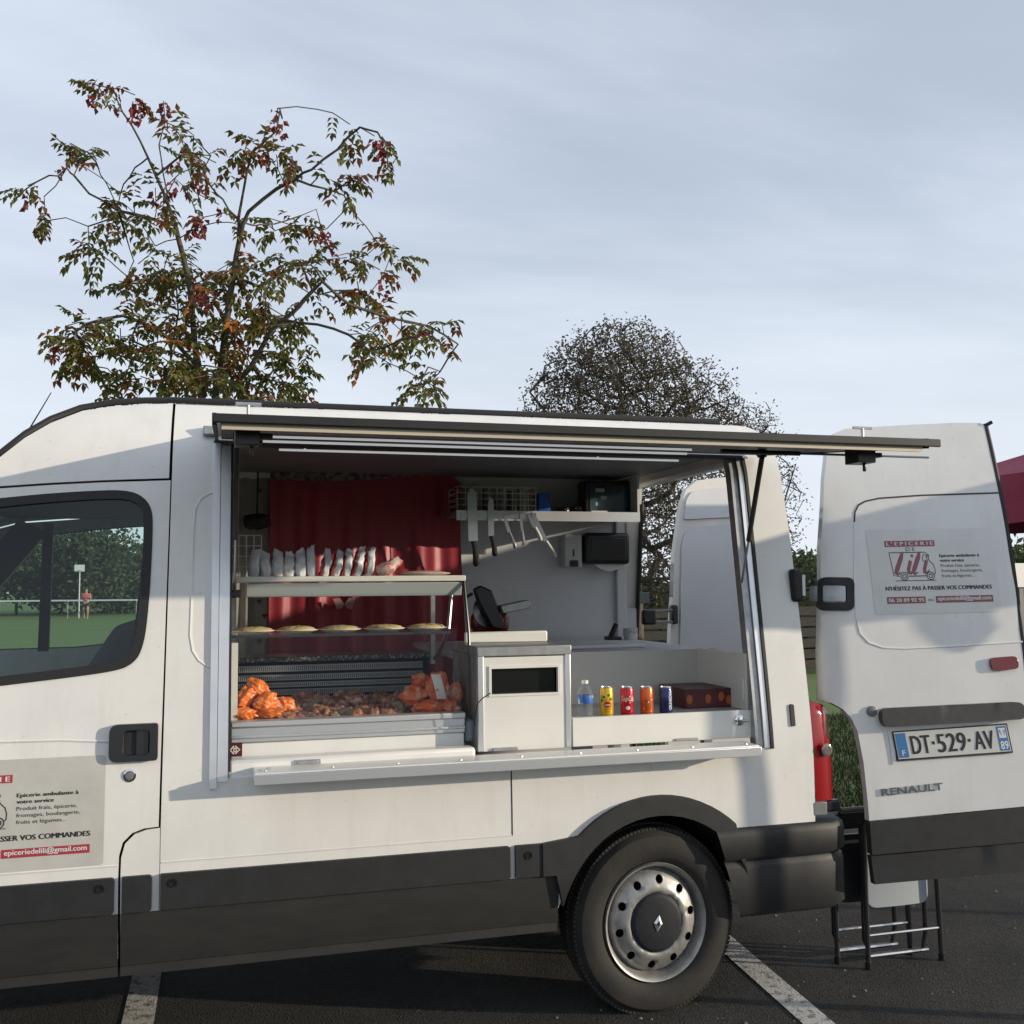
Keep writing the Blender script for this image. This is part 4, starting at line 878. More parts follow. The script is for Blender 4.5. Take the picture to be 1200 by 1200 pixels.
GRAN = mat('speckled worktop', (0.03, 0.03, 0.03), 0.4, c2=(0.33, 0.32, 0.30), vscale=95, ramp=(0.52, 0.60))
MB().box((x0, BYc-0.06, atY(400, 774, BYc-0.06).z), (CX, BYc+0.16, atY(400, 768, BYc-0.06).z)).build('worktop', GRAN, dc, bevel=0.003)
z2 = atY(400, 742.5, 0.30).z; x2e = atY(528, 740, 0.30).x
MB().box((x0, 0.30, z2-0.008), (x2e, 0.66, z2)).build('glass_shelf', GLASS_CL, dc); MB().box((x0, 0.296, z2-0.009), (x2e, 0.3, z2+0.001)).build('shelf_edge', mat('dark glass edge', (0.03, 0.04, 0.04), 0.2), dc)
z1a, z1b = atY(400, 681.5, 0.25).z, atY(400, 675, 0.25).z; x1e = atY(546, 678, 0.25).x
MB().box((x0, 0.25, z1a), (x1e, 0.72, z1b)).build('top_shelf', mat('shelf white', (0.66, 0.66, 0.60), 0.35), dc, bevel=0.003)
f0, f1 = atY(400, 699, 0.27).z, atY(400, 683, 0.262).z
MB().hexa([(x0+0.05, 0.275, f0), (x1e-0.012, 0.275, f0), (x1e-0.012, 0.262, f1), (x0+0.05, 0.262, f1)], [(x0+0.05, 0.29, f0), (x1e-0.012, 0.29, f0), (x1e-0.012, 0.277, f1), (x0+0.05, 0.277, f1)]).build('lamp_fascia', LEDGREY, dc, bevel=0.003)
MB().tube([(x1e-0.006, 0.262, z1a), (x1e-0.002, 0.20, z2), (x1e-0.002, 0.16, zl1)], 0.006, 8).build('front_post', BLACK, dc)
MB().tube([(x2e+0.03, 0.42, f0), (x2e+0.01, 0.38, z2+0.01), (x2e-0.005, 0.50, z2-0.10), (x2e-0.005, 0.7, gz1)], 0.008, 8).build('shelf_bracket', STEEL, dc)
MB().box((x0, 0.58, z2-0.20), (x0+0.02, 0.62, z1a)).build('shelf_post', ALU_D, dc); MB().box((CX-0.03, 0.60, gz1), (CX-0.012, 0.63, z1a)).build('shelf_post', ALU_D, dc)
MB().box((x0, 0.168, zl1-0.30), (x0+0.022, 0.19, z2-0.02)).build('front_post', SIGNWHITE, dc)
MB().add([(x0+0.01, 0.150, zl1-0.01), (CX-0.004, 0.150, zl1-0.01), (CX-0.004, 0.268, f0+0.01), (x0+0.01, 0.268, f0+0.01)], [(0, 1, 2, 3)]).build('front_glass', GLASS_CL, dc)
# ---- sealed packets on the top shelf
PAPER = mat('pale grey foil paper', (0.66, 0.69, 0.72), 0.38, var=0.14, vscale=30, bump=0.3, bscale=45)
def packet_mesh(w_, d_, h_, seed):
    rr = random.Random(seed); mb = MB(); n = 14; rows = 8
    for j in range(rows+1):
        t = j/rows; ww = w_*(0.42+0.10*math.sin(math.pi*min(1, t*1.3)))*(1 if t < 0.85 else 1-0.10*(t-0.85)/0.15); dd = d_*0.5*(0.75+0.35*math.sin(math.pi*t))*(1-t**4)+0.002
        cx = (rr.random()-0.5)*0.006; 
        for k in range(n):
            a = 2*math.pi*k/n; ca, sa = math.cos(a), math.sin(a)
            mb.v.append((cx+ww*math.copysign(abs(ca)**0.6, ca)+rr.uniform(-1, 1)*0.0016, dd*math.copysign(abs(sa)**0.8, sa)+rr.uniform(-1, 1)*0.0025, t*h_+(0.012*(rr.random()-0.3)+0.010*math.cos(a*1+seed) if j == rows else 0)))
    for j in range(rows):
        for k in range(n): mb.f.append((j*n+k, j*n+(k+1) % n, (j+1)*n+(k+1) % n, (j+1)*n+k)); mb.mi.append(0)
    mb.f += [tuple(range(n))[::-1], tuple(range(rows*n, rows*n+n))]; mb.mi += [0, 0]
    return mb.mesh()
PY = 0.40
ORD = ('first', 'second', 'third', 'fourth', 'fifth', 'sixth')
REDP = mat('packet red edge', (0.40, 0.03, 0.04), 0.4)
pk = [(297, 13.5, 645, 6), (312, 13, 648, -3), (325, 13.5, 645, 2), (339, 13, 648, 0), (353, 13, 645, -4), (366, 11.5, 640, -3)]
for i, (px, wpx, top, tilt) in enumerate(pk):
    b = atY(px, 674, PY); h_ = atY(px, top, PY).z-b.z; b.z = z1b+0.001
    o = link('food_packet', packet_mesh(wpx/1200*3.95*1.02, 0.075, h_, 20+i), PAPER); o.location = (b.x, PY, z1b+0.001); o.rotation_euler = (0, R(tilt), R(rng.uniform(-12, 12)))
    tag(o, '%s pale grey upright packet from the wire rack on the top shelf' % ORD[i], 'packet', 'upright grey packets on the top shelf')
for i, px in enumerate((380, 392.5, 404.5, 417, 430)):
    b = atY(px, 674, PY); h_ = (atY(px, 645-(3 if i > 2 else 0), PY).z-b.z)
    r_ = thing('food_packet', '%s slim leaning packet with a red edge after the upright ones' % ORD[i], 'packet', (b.x, PY, z1b+0.001), 'slim leaning packets on the top shelf')
    me = packet_mesh(0.036, 0.10, h_*1.02, 40+i); me.transform(Matrix.Translation((b.x, PY, z1b+0.001)) @ Matrix.Rotation(R(13+rng.uniform(-3, 3)), 4, 'Y'))
    o = link('wrapper', me, PAPER, r_)
    me = packet_mesh(0.010, 0.085, h_*0.93, 60+i); me.transform(Matrix.Translation((b.x-0.017, PY-0.004, z1b+0.001)) @ Matrix.Rotation(R(13), 4, 'Y')); link('red_edge', me, REDP, r_)
b = atY(446, 672, PY); me = packet_mesh(0.05, 0.08, 0.10, 71); me.transform(Matrix.Translation((b.x-0.015, PY, z1b+0.012)) @ Matrix.Rotation(R(62), 4, 'Y')); o = link('food_packet', me, mat('red and white packet', (0.45, 0.42, 0.40), 0.45, c2=(0.42, 0.05, 0.05), vscale=22)); tag(o, 'red and white packet slumped on its side at the end of the packets', 'packet')
b0_, b1_ = atY(467, 672, 0.55), atY(527, 672, 0.55)
mb = MB(); n = 16
for j in range(13):
    t = j/12; r_ = math.sin(math.pi*min(max(t, 0.02), 0.98))**0.5
    for k in range(n): a = 2*math.pi*k/n; mb.v.append((b0_.x+(b1_.x-b0_.x)*t, 0.55+0.05*r_*math.cos(a), z1b+0.0125+0.012*r_*math.sin(a)))
for j in range(12):
    for k in range(n): mb.f.append((j*n+k, j*n+(k+1) % n, (j+1)*n+(k+1) % n, (j+1)*n+k)); mb.mi.append(0)
o = mb.build('flat_loaf', mat('pinkish paper', (0.52, 0.40, 0.36), 0.7, var=0.2, vscale=20)); tag(o, 'flat pinkish loaf lying on the top shelf beside the packets', 'loaf')
# ---- tarts on the glass shelf
CRUST = mat('tart crust', (0.62, 0.45, 0.20), 0.6, c2=(0.72, 0.60, 0.36), vscale=28, bump=0.6, bscale=40)
PLATE = mat('tart card white', (0.70, 0.69, 0.65), 0.4)
TY_ = 0.44
for i, px in enumerate((297, 347.5, 398.5, 450, 500)):
    c = atY(px, 741, TY_); r_ = thing('tart', '%s pale round tart from the alloy hatch frame on the glass shelf' % ORD[i], 'tart', (c.x, TY_, z2), 'tarts on the glass shelf')
    MB().lathe((c.x, TY_, z2+0.001), (0, 0, 1), [(0.002, 0), (0.055, 0.0), (0.083, 0.010), (0.084, 0.013), (0.055, 0.004), (0.002, 0.003)], 28).build('card', PLATE, r_)
    mb = MB(); n = 28; rr = random.Random(i)
    for (rad, h) in ((0.073, 0.008), (0.076, 0.013), (0.066, 0.020), (0.05, 0.024), (0.025, 0.026), (0.003, 0.027)):
        for k in range(n): a = 2*math.pi*k/n; mb.v.append((c.x+rad*math.cos(a)*(1+rr.uniform(-.02, .02)), TY_+rad*math.sin(a), z2+h+rr.uniform(-.002, .002)))
    for j in range(5):
        for k in range(n): mb.f.append((j*n+k, j*n+(k+1) % n, (j+1)*n+(k+1) % n, (j+1)*n+k)); mb.mi.append(0)
    mb.build('filling', CRUST, r_)
# ---- orange bags and cured meat in the tray
ORANGE = mat('orange plastic wrapper', (0.78, 0.19, 0.03), 0.30, c2=(0.80, 0.58, 0.44), vscale=22, bump=0.5, bscale=50, coat=0.0, ramp=(0.60, 0.64))
ORED = mat('red orange plastic wrapper', (0.66, 0.11, 0.025), 0.30, c2=(0.70, 0.40, 0.26), vscale=14, bump=0.5, bscale=50, coat=0.0, ramp=(0.50, 0.64))
trz = zl1-0.045
def pxm(p, Y): return p/1200*(3.65+Y+0.1)
def bag(px, py, rw, rh, Y, mt, lab, grp, rot, seed, patch=False):
    c = atY(px, py, Y); me = blob(pxm(rw, Y), pxm(rw, Y)*0.75, pxm(rh, Y), seed, 0.24, 4, 0.07, 0.0)
    me.transform(Matrix.Translation(c) @ Matrix.Rotation(R(rot), 4, 'Y'))
    if not patch:
        o = link('wrapped_food_bag', me, mt, None, 24); tag(o, lab, 'food bag', grp); return
    r_ = thing('wrapped_food_bag', lab, 'food bag', tuple(c)); link('wrapper', me, mt, r_, 24)
    me2 = bpy.data.meshes.new('p'); m3 = MB(); rx, rz_ = pxm(5.5, Y), pxm(14, Y)
    for j in range(7):
        for k in range(4):
            a, b = (k/3-0.5)*2*rx, (j/6-0.5)*2*rz_; m3.v.append((c.x+a-b*0.25-0.004, c.y-pxm(rw, Y)*0.80*math.sqrt(max(0.05, 1-(b/pxm(rh, Y))**2*0.8-(a/pxm(rw, Y))**2))-0.006, c.z+b+0.008))
    for j in range(6):
        for k in range(3): m3.f.append((j*4+k, j*4+k+1, (j+1)*4+k+1, (j+1)*4+k)); m3.mi.append(0)
    m3.build('white_label', mat('bag label', (0.68, 0.64, 0.60), 0.4, c2=(0.40, 0.10, 0.06), vscale=40, ramp=(0.58, 0.66)), r_)
LB1 = ('crumpled orange wrapped bag in the heap by the alloy frame', 'orange bags by the hatch frame'); LB2 = ('crumpled red orange bag in the heap beside the till cabinet', 'red orange bags by the till cabinet')
for i, (px, py, rw, rh, Y, rot) in enumerate(((284, 820, 16, 11, 0.26, -35), (303, 806, 15, 9, 0.32, 38), (310, 824, 15, 11, 0.24, -25), (331, 825, 13, 10, 0.27, 20), (287, 838, 17, 7, 0.20, 4), (319, 836, 17, 6, 0.20, 0))):
    bag(px, py, rw, rh, Y, ORANGE, *LB1, rot, 100+i)
for i, (px, py, rw, rh, Y, rot) in enumerate(((486, 815, 15, 12, 0.27, -20), (500, 829, 18, 8, 0.20, 0), (528, 829, 12, 8, 0.22, 10), (496, 798, 13, 9, 0.34, 20), (535, 812, 9, 13, 0.28, 0))):
    bag(px, py, rw, rh, Y, ORED, *LB2, rot, 120+i)
bag(513, 806, 15, 20, 0.25, ORED, 'large red orange bag with a white label in the heap by the till cabinet', None, -15, 140, True)
MEATS = [mat('cured meat brown', (0.16, 0.055, 0.030), 0.5, c2=(0.34, 0.17, 0.09), vscale=30, bump=0.5, bscale=60), mat('cured meat pink', (0.30, 0.085, 0.07), 0.45, c2=(0.50, 0.33, 0.27), vscale=40, bump=0.5, bscale=60), mat('floured sausage', (0.34, 0.25, 0.17), 0.7, c2=(0.14, 0.075, 0.05), vscale=26, bump=0.6, bscale=60)]
MNM = ['brown', 'pink', 'floured']
bm_ = [[blob(0.036, 0.030, 0.028, 200+k, 0.5, 3, 0.08), blob(0.024, 0.022, 0.022, 220+k, 0.5, 3, 0.06), blob(0.052, 0.024, 0.025, 240+k, 0.4, 3, 0.08)] for k in range(3)]
for k in range(3):
    for me in bm_[k]:
        me.materials.append(MEATS[k]); me.polygons.foreach_set('use_smooth', [True]*len(me.polygons))
for i in range(64):
    px = 338+132*((i*0.618) % 1); row = i % 4; k = rng.choice((0, 1, 1, 2, 0)); me = rng.choice(bm_[k])
    Y = 0.20+0.10*row+rng.uniform(-.03, .03); x = atY(px, 835, 0.24).x*(Y+3.65)/3.89
    o = bpy.data.objects.new('cured_meat', me); col.objects.link(o); o.location = (x, Y, trz+0.022+0.012*row+rng.uniform(0, 0.022)); o.rotation_euler = (rng.uniform(-.4, .4), rng.uniform(-.4, .4), rng.uniform(0, 6.28))
    tag(o, 'small piece of %s cured meat heaped in the display tray' % MNM[k], 'meat', '%s cured meats in the tray' % MNM[k])
# ---- till cabinet
BY = 0.055; a = atY(560, 766, BY); b = atY(670, 880, BY); tx0, tx1 = a.x, b.x; tz1 = atY(610, 757, BY).z; tz0 = SZ+0.002
tc_ = thing('till_cabinet', 'white till cabinet with alloy corners and a dark slot window', 'cabinet', ((tx0+tx1)/2, 0.25, tz0))
PW = mat('cabinet white', (0.76, 0.755, 0.72), 0.35, var=0.05, vscale=6)
w0, w1 = atY(576, 784, BY), atY(654, 811, BY)
MB().box((tx0+0.02, BY+0.004, tz0), (tx1-0.02, BY+0.018, w1.z)).box((tx0+0.02, BY+0.004, w0.z), (tx1-0.02, BY+0.018, tz1-0.04)).box((tx0+0.02, BY+0.004, w1.z), (w0.x, BY+0.018, w0.z)).box((w1.x, BY+0.004, w1.z), (tx1-0.02, BY+0.018, w0.z)).build('front_panel', PW, tc_, 0)
MB().box((w0.x-0.01, BY+0.03, w1.z-0.01), (w1.x+0.01, BY+0.035, w0.z+0.01)).build('slot_window', mat('dark display', (0.01, 0.011, 0.012), 0.15), tc_)
fr0, fr1 = atY(573, 781, BY), atY(657, 813.5, BY)
for (xa, za, xb, zb) in ((fr0.x, w0.z, fr1.x, fr0.z), (fr0.x, fr1.z, fr1.x, w1.z), (fr0.x, w1.z, w0.x, w0.z), (w1.x, w1.z, fr1.x, w0.z)): MB().box((xa, BY-0.001, za), (xb, BY+0.006, zb)).build('window_frame', SB, tc_)
MB().box((tx0, BY, tz0), (tx0+0.022, BY+0.03, tz1-0.001)).build('corner_post', ALU, tc_, bevel=0.002); MB().box((tx1-0.022, BY, tz0), (tx1, BY+0.03, tz1-0.001)).build('corner_post', ALU, tc_, bevel=0.002)
MB().box((tx0-0.003, BY-0.003, tz1-0.036), (tx1+0.003, 0.50, tz1)).build('top_frame', ALU_D, tc_, bevel=0.003)
MB().box((tx0+0.001, BY+0.031, tz0), (tx0+0.012, 0.49, tz1-0.037)).build('side_panel', ALU_D, tc_); MB().box((tx1-0.012, BY+0.031, tz0), (tx1-0.001, 0.49, tz1-0.037)).build('side_panel', PW, tc_)
ra, rb = atY(545, 744, 0.30), atY(642, 757, 0.30)
MB().box((ra.x, 0.30, tz1+0.001), (rb.x, 0.32, ra.z+0.01)).build('riser_board', PW, tc_, bevel=0.006)
cb = [atY(575, 812, 0.03), atY(566, 818, 0.035), atY(560, 824, 0.04), atY(557, 836, 0.045), atY(556, 850, 0.05)]
MB().tube(cb, 0.0022, 6).build('cable', BLACK, tc_)
for (pa, pb) in ((578, 607),):
    p = atY(pa, 880.5, BY-0.004); q2_ = atY(pb, 883, BY-0.004); MB().box((p.x, BY-0.006, tz0), (q2_.x, BY+0.003, tz0+0.012)).build('flap_hinge', ALU_D, tc_, bevel=0.001)
# ---- drinks counter with recessed shelf
kx0 = tx1+0.005; kx1 = atY(881, 850, BY).x; kz = atY(775, 836.5, BY).z
kc = thing('drinks_counter', 'white drinks counter with a recessed shelf and a chrome key lock', 'counter', ((kx0+kx1)/2, 0.3, SZ))
MB().box((kx0, BY, SZ+0.002), (kx1, BY+0.018, kz)).build('front_board', PW, kc, bevel=0.002)
MB().box((kx0, BY+0.019, kz-0.022), (kx1, 0.50, kz-0.004)).build('shelf', mat('grey shelf', (0.42, 0.42, 0.41), 0.4), kc)
kb_ = atY(760, 762, 0.50).z
MB().box((kx0, 0.505, kz-0.02), (kx1, 0.52, kb_)).build('back_board', mat('beige grey board', (0.56, 0.555, 0.52), 0.45), kc)
ks_ = atY(850, 770, 0.48).x
MB().box((kx1-0.012, BY+0.019, kz-0.003), (kx1, 0.503, kb_+0.005)).build('side_board', PW, kc)
lk = atY(866, 844, BY); MB().lathe((lk.x, BY, lk.z), (0, -1, 0), [(0.020, 0), (0.020, 0.006), (0.013, 0.009), (0.012, 0.014), (0.001, 0.015)], 20).build('lock', CHROME, kc); MB().box((lk.x-0.002, BY-0.035, lk.z-0.004), (lk.x+0.026, BY-0.013, lk.z+0.004)).build('key', STEEL, kc, bevel=0.002)
sw = atY(881, 806, 0.10); MB().box((kx1-0.018, 0.085, sw.z-0.045), (kx1-0.012, 0.115, sw.z+0.045)).build('switch', SIGNWHITE, kc, bevel=0.004)
p = atY(791, 871, BY); q2_ = atY(818, 873, BY); MB().box((p.x, BY-0.006, SZ+0.004), (q2_.x, BY-0.001, SZ+0.014)).build('flap_hinge', ALU_D, kc, bevel=0.001)
wt = thing('work_table', 'white work table with alloy edge along the back of the van', 'table', (1.5, 1.1, 0.612))
MB().box((tx0+0.05, 0.53, kb_-0.03), (2.12, 1.73, kb_-0.004)).build('table_top', INWHITE, wt, bevel=0.003); MB().box((tx0+0.05, 0.522, kb_-0.032), (2.12, 0.529, kb_-0.001)).build('alloy_edge', ALU_D, wt)
for x in (tx0+0.08, 2.07):
    for y in (0.56, 1.66): MB().box((x, y, 0.612), (x+0.04, y+0.04, kb_-0.031)).build('leg', ALU_D, wt)
# ---- cans and bottle
CANY = 0.105
def can(px, body_mt, nm, lab, deco):
    c = atY(px, 836, CANY); c.z = kz-0.0038; r_ = thing('drink_can', lab, 'can', tuple(c)); h_ = atY(px, 804.5, CANY).z-c.z; rad = 0.0262
    MB().lathe(c, (0, 0, 1), [(rad*0.80, 0.0), (rad*0.92, 0.003), (rad, 0.010), (rad, h_-0.012), (rad*0.90, h_-0.004)], 28).build('can_body', body_mt, r_, 50)
    MB().lathe(c, (0, 0, 1), [(rad*0.90, h_-0.004), (rad*0.90, h_), (rad*0.84, h_), (rad*0.82, h_-0.004), (0.001, h_-0.004)], 28).build('lid', STEEL, r_)
    def fn(a, b, hh):
        ang = a*2.2; rr = rad+hh; return (c.x+rr*math.sin(ang-0.35), c.y-rr*math.cos(ang-0.35), c.z+0.012+b*(h_-0.026))
    deco(Print(r_, fn)); return r_
def cp(c): return mat('can '+str(c), c, 0.25, 0.35, coat=0.3)
YEL, REDC, ORC, NAVY, GRN = cp((0.72, 0.42, 0.02)), cp((0.50, 0.012, 0.02)), cp((0.62, 0.13, 0.02)), cp((0.012, 0.03, 0.14)), cp((0.05, 0.20, 0.03))
circle = lambda x, y, rx, ry: [(x+rx*math.cos(2*math.pi*i/14), y+ry*math.sin(2*math.pi*i/14)) for i in range(14)]
def d1(p):
    p.poly(circle(0.05, 0.38, 0.28, 0.13), REDC, 0.0004); p.text('Lipton', -0.15, 0.25, 0.34, 0.09, SIGNWHITE, 0.0007, 0.02)
    for x, y in ((-0.2, 0.72), (0.15, 0.80), (0.30, 0.62), (-0.35, 0.55)): p.poly(circle(x, y, 0.10, 0.06), GRN, 0.0004, 'leaf_print')
def d2(p):
    p.text('Coca-Cola', -0.45, 0.50, 0.52, 0.24, SIGNWHITE, 0.0005, 0.01, shear=0.4); p.ribbon([(-0.5, 0.42), (-0.1, 0.50), (0.2, 0.44), (0.5, 0.52)], 0.05, SIGNWHITE, 0.0005); p.poly(circle(0.05, 0.2, 0.16, 0.09), SIGNWHITE, 0.0004)
def d3(p):
    p.ribbon([(-0.35, 0.15), (0.0, 0.55), (0.40, 0.72)], [0.30, 0.26, 0.20], SIGNRED, 0.0004); p.ribbon([(-0.3, 0.22), (0.0, 0.52), (0.36, 0.66)], 0.08, NAVY, 0.0007); p.ribbon([(-0.25, 0.12), (0.1, 0.45), (0.4, 0.58)], 0.05, SIGNWHITE, 0.0008)
def d4(p):
    # name runs up the can
    c = bpy.data.curves.new('l', 'FONT'); c.body = 'ORANGINA'; c.size = 1; c.offset = 0.02; c.fill_mode = 'FRONT'; c.resolution_u = 3
    o = bpy.data.objects.new('l', c); col.objects.link(o); dg = bpy.context.evaluated_depsgraph_get(); dg.update(); me = bpy.data.meshes.new_from_object(o.evaluated_get(dg)); bpy.data.objects.remove(o)
    xs_ = [q.co.x for q in me.vertices]; a_, b_ = min(xs_), max(xs_)
    for q in me.vertices: q.co = p.fn(0.42-q.co.y*0.34, 0.04+(q.co.x-a_)/(b_-a_)*0.92, 0.0006)
    me.materials.clear(); link('lettering', me, SIGNWHITE, p.p, 0)
can(711, YEL, 'y', 'yellow iced tea can with a red badge on the drinks shelf', d1); can(735, REDC, 'r', 'red cola can with white script on the drinks shelf', d2)
can(758, ORC, 'o', 'orange soft drink can beside the red can', d3); can(780.5, NAVY, 'b', 'navy blue can with white lettering running up it', d4)
c = atY(686, 838, CANY); c.z = kz-0.0038; bt = thing('water_bottle', 'small clear water bottle with blue label on the drinks shelf', 'bottle', tuple(c)); h_ = atY(686, 797, CANY).z-c.z; k = h_/0.14
BOT = glass('bottle plastic', (0.86, 0.90, 0.93), 1.33, 0.10)
MB().lathe(c, (0, 0, 1), [(0.001, 0), (0.026, 0.001), (0.029, 0.008), (0.028, 0.02), (0.030, 0.03), (0.028, 0.04), (0.030, 0.05*k), (0.030, 0.085*k), (0.027, 0.098*k), (0.015, 0.118*k), (0.011, 0.124*k), (0.011, 0.130*k)], 24).build('bottle_body', BOT, bt, 60)
MB().lathe(c, (0, 0, 1), [(0.0306, 0.052*k), (0.0308, 0.053*k), (0.0308, 0.082*k), (0.0306, 0.083*k)], 24).build('label', mat('bottle label', (0.03, 0.12, 0.42), 0.4, c2=(0.55, 0.60, 0.68), vscale=35, ramp=(0.55, 0.62)), bt); MB().lathe(c, (0, 0, 1), [(0.0125, 0.127*k), (0.0125, 0.140*k), (0.001, 0.1405*k)], 16).build('cap', SIGNWHITE, bt)
# ---- cake box
ba, bb = atY(803, 829, 0.20), atY(872, 829, 0.20); bh = atY(835, 808, 0.20).z-(kz-0.004)
cbx = thing('cake_box', 'dark red cardboard cake box at the end of the drinks shelf', 'box', ((ba.x+bb.x)/2, 0.33, kz-0.003))
MB().box((ba.x, 0.20, kz-0.003), (bb.x-0.02, 0.46, kz+bh)).build('carton', mat('dark red card', (0.10, 0.014, 0.016), 0.4, var=0.3, vscale=20), cbx, bevel=0.003)
prb = Print(cbx, lambda a, b, h: (ba.x+(bb.x-0.02-ba.x)*a, 0.20-h, kz+bh*b))
for i, (x, y) in enumerate(((0.08, 0.45), (0.42, 0.45), (0.66, 0.55), (0.80, 0.35), (0.92, 0.55))): prb.poly([(x+0.055*math.cos(2*math.pi*t/12), y+0.26*math.sin(2*math.pi*t/12)) for t in range(12)], mat('biscuit print', (0.42, 0.10, 0.025), 0.5), 0.001)
# ---- back wall shelf and what is on it
SY = 1.40
za_, zb_ = atY(680, 611, SY).z, atY(680, 600, SY).z; sx0, sx1 = atY(535, 605, SY).x, atY(750, 605, SY).x
sh = part(MB().box((sx0, SY+0.003, zb_-0.022), (sx1, IY-0.002, zb_)), 'wall_shelf', ALU_D); MB().box((sx0, SY, za_), (sx1, SY+0.0025, zb_+0.002)).build('shelf_front', ALU, sh)
MB().box((sx1-0.012, SY+0.003, zb_+0.001), (sx1, IY-0.002, 2.19)).build('shelf_end_board', INWHITE, sh)
sc_ = thing('screen_unit', 'small dark screen with pale icons on the wall shelf', 'screen', (atY(712, 598, 1.5).x, 1.55, zb_))
p, q2_ = atY(685, 563, 1.50), atY(740, 598, 1.50)
MB().box((p.x, 1.50, zb_+0.002), (q2_.x, 1.62, p.z)).build('casing', BLACK, sc_, bevel=0.01); p2_, q3_ = atY(691, 569, 1.498), atY(739, 595, 1.498)
MB().box((p2_.x, 1.496, zb_+0.016), (q3_.x-0.01, 1.499, p2_.z)).build('display', mat('dark teal display', (0.02, 0.05, 0.06), 0.12), sc_)
for i, (a, b) in enumerate(((698, 574), (704, 583), (698, 590))):
    r0__ = atY(a, b, 1.494); MB().box((r0__.x, 1.494, r0__.z-0.012), (r0__.x+0.05-0.015*i, 1.4955, r0__.z+0.008)).build('icon', mat('icon pale', (0.35, 0.42, 0.42), 0.4), sc_)
r0__ = atY(690, 600, 1.47); MB().box((r0__.x, 1.43, zb_+0.002), (r0__.x+0.09, 1.48, zb_+0.01)).build('card', SIGNWHITE, sc_)
# wire basket with cups
wb = thing('wire_basket', 'white wire basket of cups on the wall shelf', 'basket', (atY(590, 600, 1.5).x, 1.5, zb_)); p, q2_ = atY(536, 571, 1.46), atY(628, 600, 1.46)
mb = MB()
for j in range(5):
    z = zb_+0.004+(p.z-zb_)*j/4
    mb.tube([(p.x, 1.46, z), (q2_.x, 1.46, z), (q2_.x, 1.66, z), (p.x, 1.66, z)], 0.0022, 5, closed=True)
for i in range(11):
    x = p.x+(q2_.x-p.x)*i/10; mb.tube([(x, 1.66, p.z), (x, 1.66, zb_+0.004), (x, 1.46, zb_+0.004), (x, 1.46, p.z)], 0.0022, 5)
o = mb.build('wire_grid', WIRE, wb)
for i, (px, t) in enumerate(((546, 573), (556, 570), (572, 574), (588, 575), (601, 577), (612, 575), (621, 578))):
    b = atY(px, 598, 1.55); z_ = atY(px, t, 1.55).z
    o = MB().lathe((b.x, 1.55, zb_+0.006), (0, 0, 1), [(0.001, 0), (0.024, 0), (0.030, z_-zb_), (0.027, z_-zb_), (0.022, 0.004)], 14).build('cup', mat('cup card', (0.40, 0.38, 0.34), 0.5, var=0.4, vscale=25) if i % 2 else GREYP); tag(o, 'paper cup packed in the wire basket' if i % 2 else 'grey plastic cup packed in the wire basket', 'cup', 'paper cups in the wire basket' if i % 2 else 'grey cups in the wire basket')
p, q2_ = atY(631, 578, 1.5), atY(645, 600, 1.5); o = MB().box((p.x, 1.5, zb_+0.002), (q2_.x, 1.56, p.z)).build('blue_box', mat('blue card', (0.01, 0.09, 0.42), 0.3), bevel=0.003); tag(o, 'small bright blue box beside the wire basket', 'box')
p, q2_ = atY(649, 590, 1.55), atY(658, 600, 1.55)
for i, px in enumerate((660, 675)):
    b = atY(px, 599, 1.5); me = blob(0.035, 0.03, 0.018, 300+i, 0.2, 3); me.transform(Matrix.Translation((b.x, 1.5, zb_+0.021))); o = link('dark_pouch', me, BLACK); tag(o, 'small black pouch lying on the wall shelf by the screen', 'pouch', 'black pouches on the shelf')
# knives on a magnetic rail
rail = MB().box((sx0+0.02, SY-0.008, za_+0.012), (atY(628, 605, SY).x, SY-0.001, zb_-0.008)).build('knife_rail', STEEL, sh)
HW = mat('worn white handle', (0.60, 0.60, 0.57), 0.4)
def knife(tip, hs, he, wb_, wh, hm, lab):
    Y = SY-0.014; T, Hs, He = [atY(*p_, Y) for p_ in (tip, hs, he)]; r_ = thing('knife', lab, 'knife', tuple(Hs)); d = (T-Hs).normalized(); nn = Vector((d.z, 0, -d.x))*pxm(wb_, 1.4)/2
    MB().prism([Hs-nn, Hs+nn*0.9, T+nn*0.9-d*0.02, T-nn*0.3, T-nn-d*0.04], (0, 0.003, 0)).build('blade', STEEL, r_, 0)
    ctl = [Hs.lerp(He, t)+Vector(((0.004*math.sin(t*math.pi)), 0, 0)) for t in (0, 0.3, 0.6, 0.9, 1.0)]; rr_ = pxm(wh, 1.4)/2
    MB().tube(ctl, [rr_*0.9, rr_*0.85, rr_, rr_*1.1, rr_*0.6], 10).build('handle', hm, r_)
knife((553, 572), (555, 634), (558, 664), 12, 7.5, BLACK, 'large broad-bladed chef knife with black handle on the rail')
knife((575, 582), (576, 628), (580, 652), 7.5, 6.5, BLACK, 'narrower black-handled knife beside the chef knife on the rail')
knife((591, 604), (597, 624), (604, 643), 4.5, 4.0, STEEL, 'slim steel knife hanging slanted on the rail')
knife((610, 600), (612, 622), (613, 639), 3.5, 3.5, STEEL, 'thin upright steel sharpening knife on the rail')
knife((618, 601), (627, 618), (634, 634), 4.5, 4.5, HW, 'small white-handled knife on the rail')
knife((623, 599), (640, 634), (651, 653), 5.5, 4.5, HW, 'long slanting knife at the end of the rail')
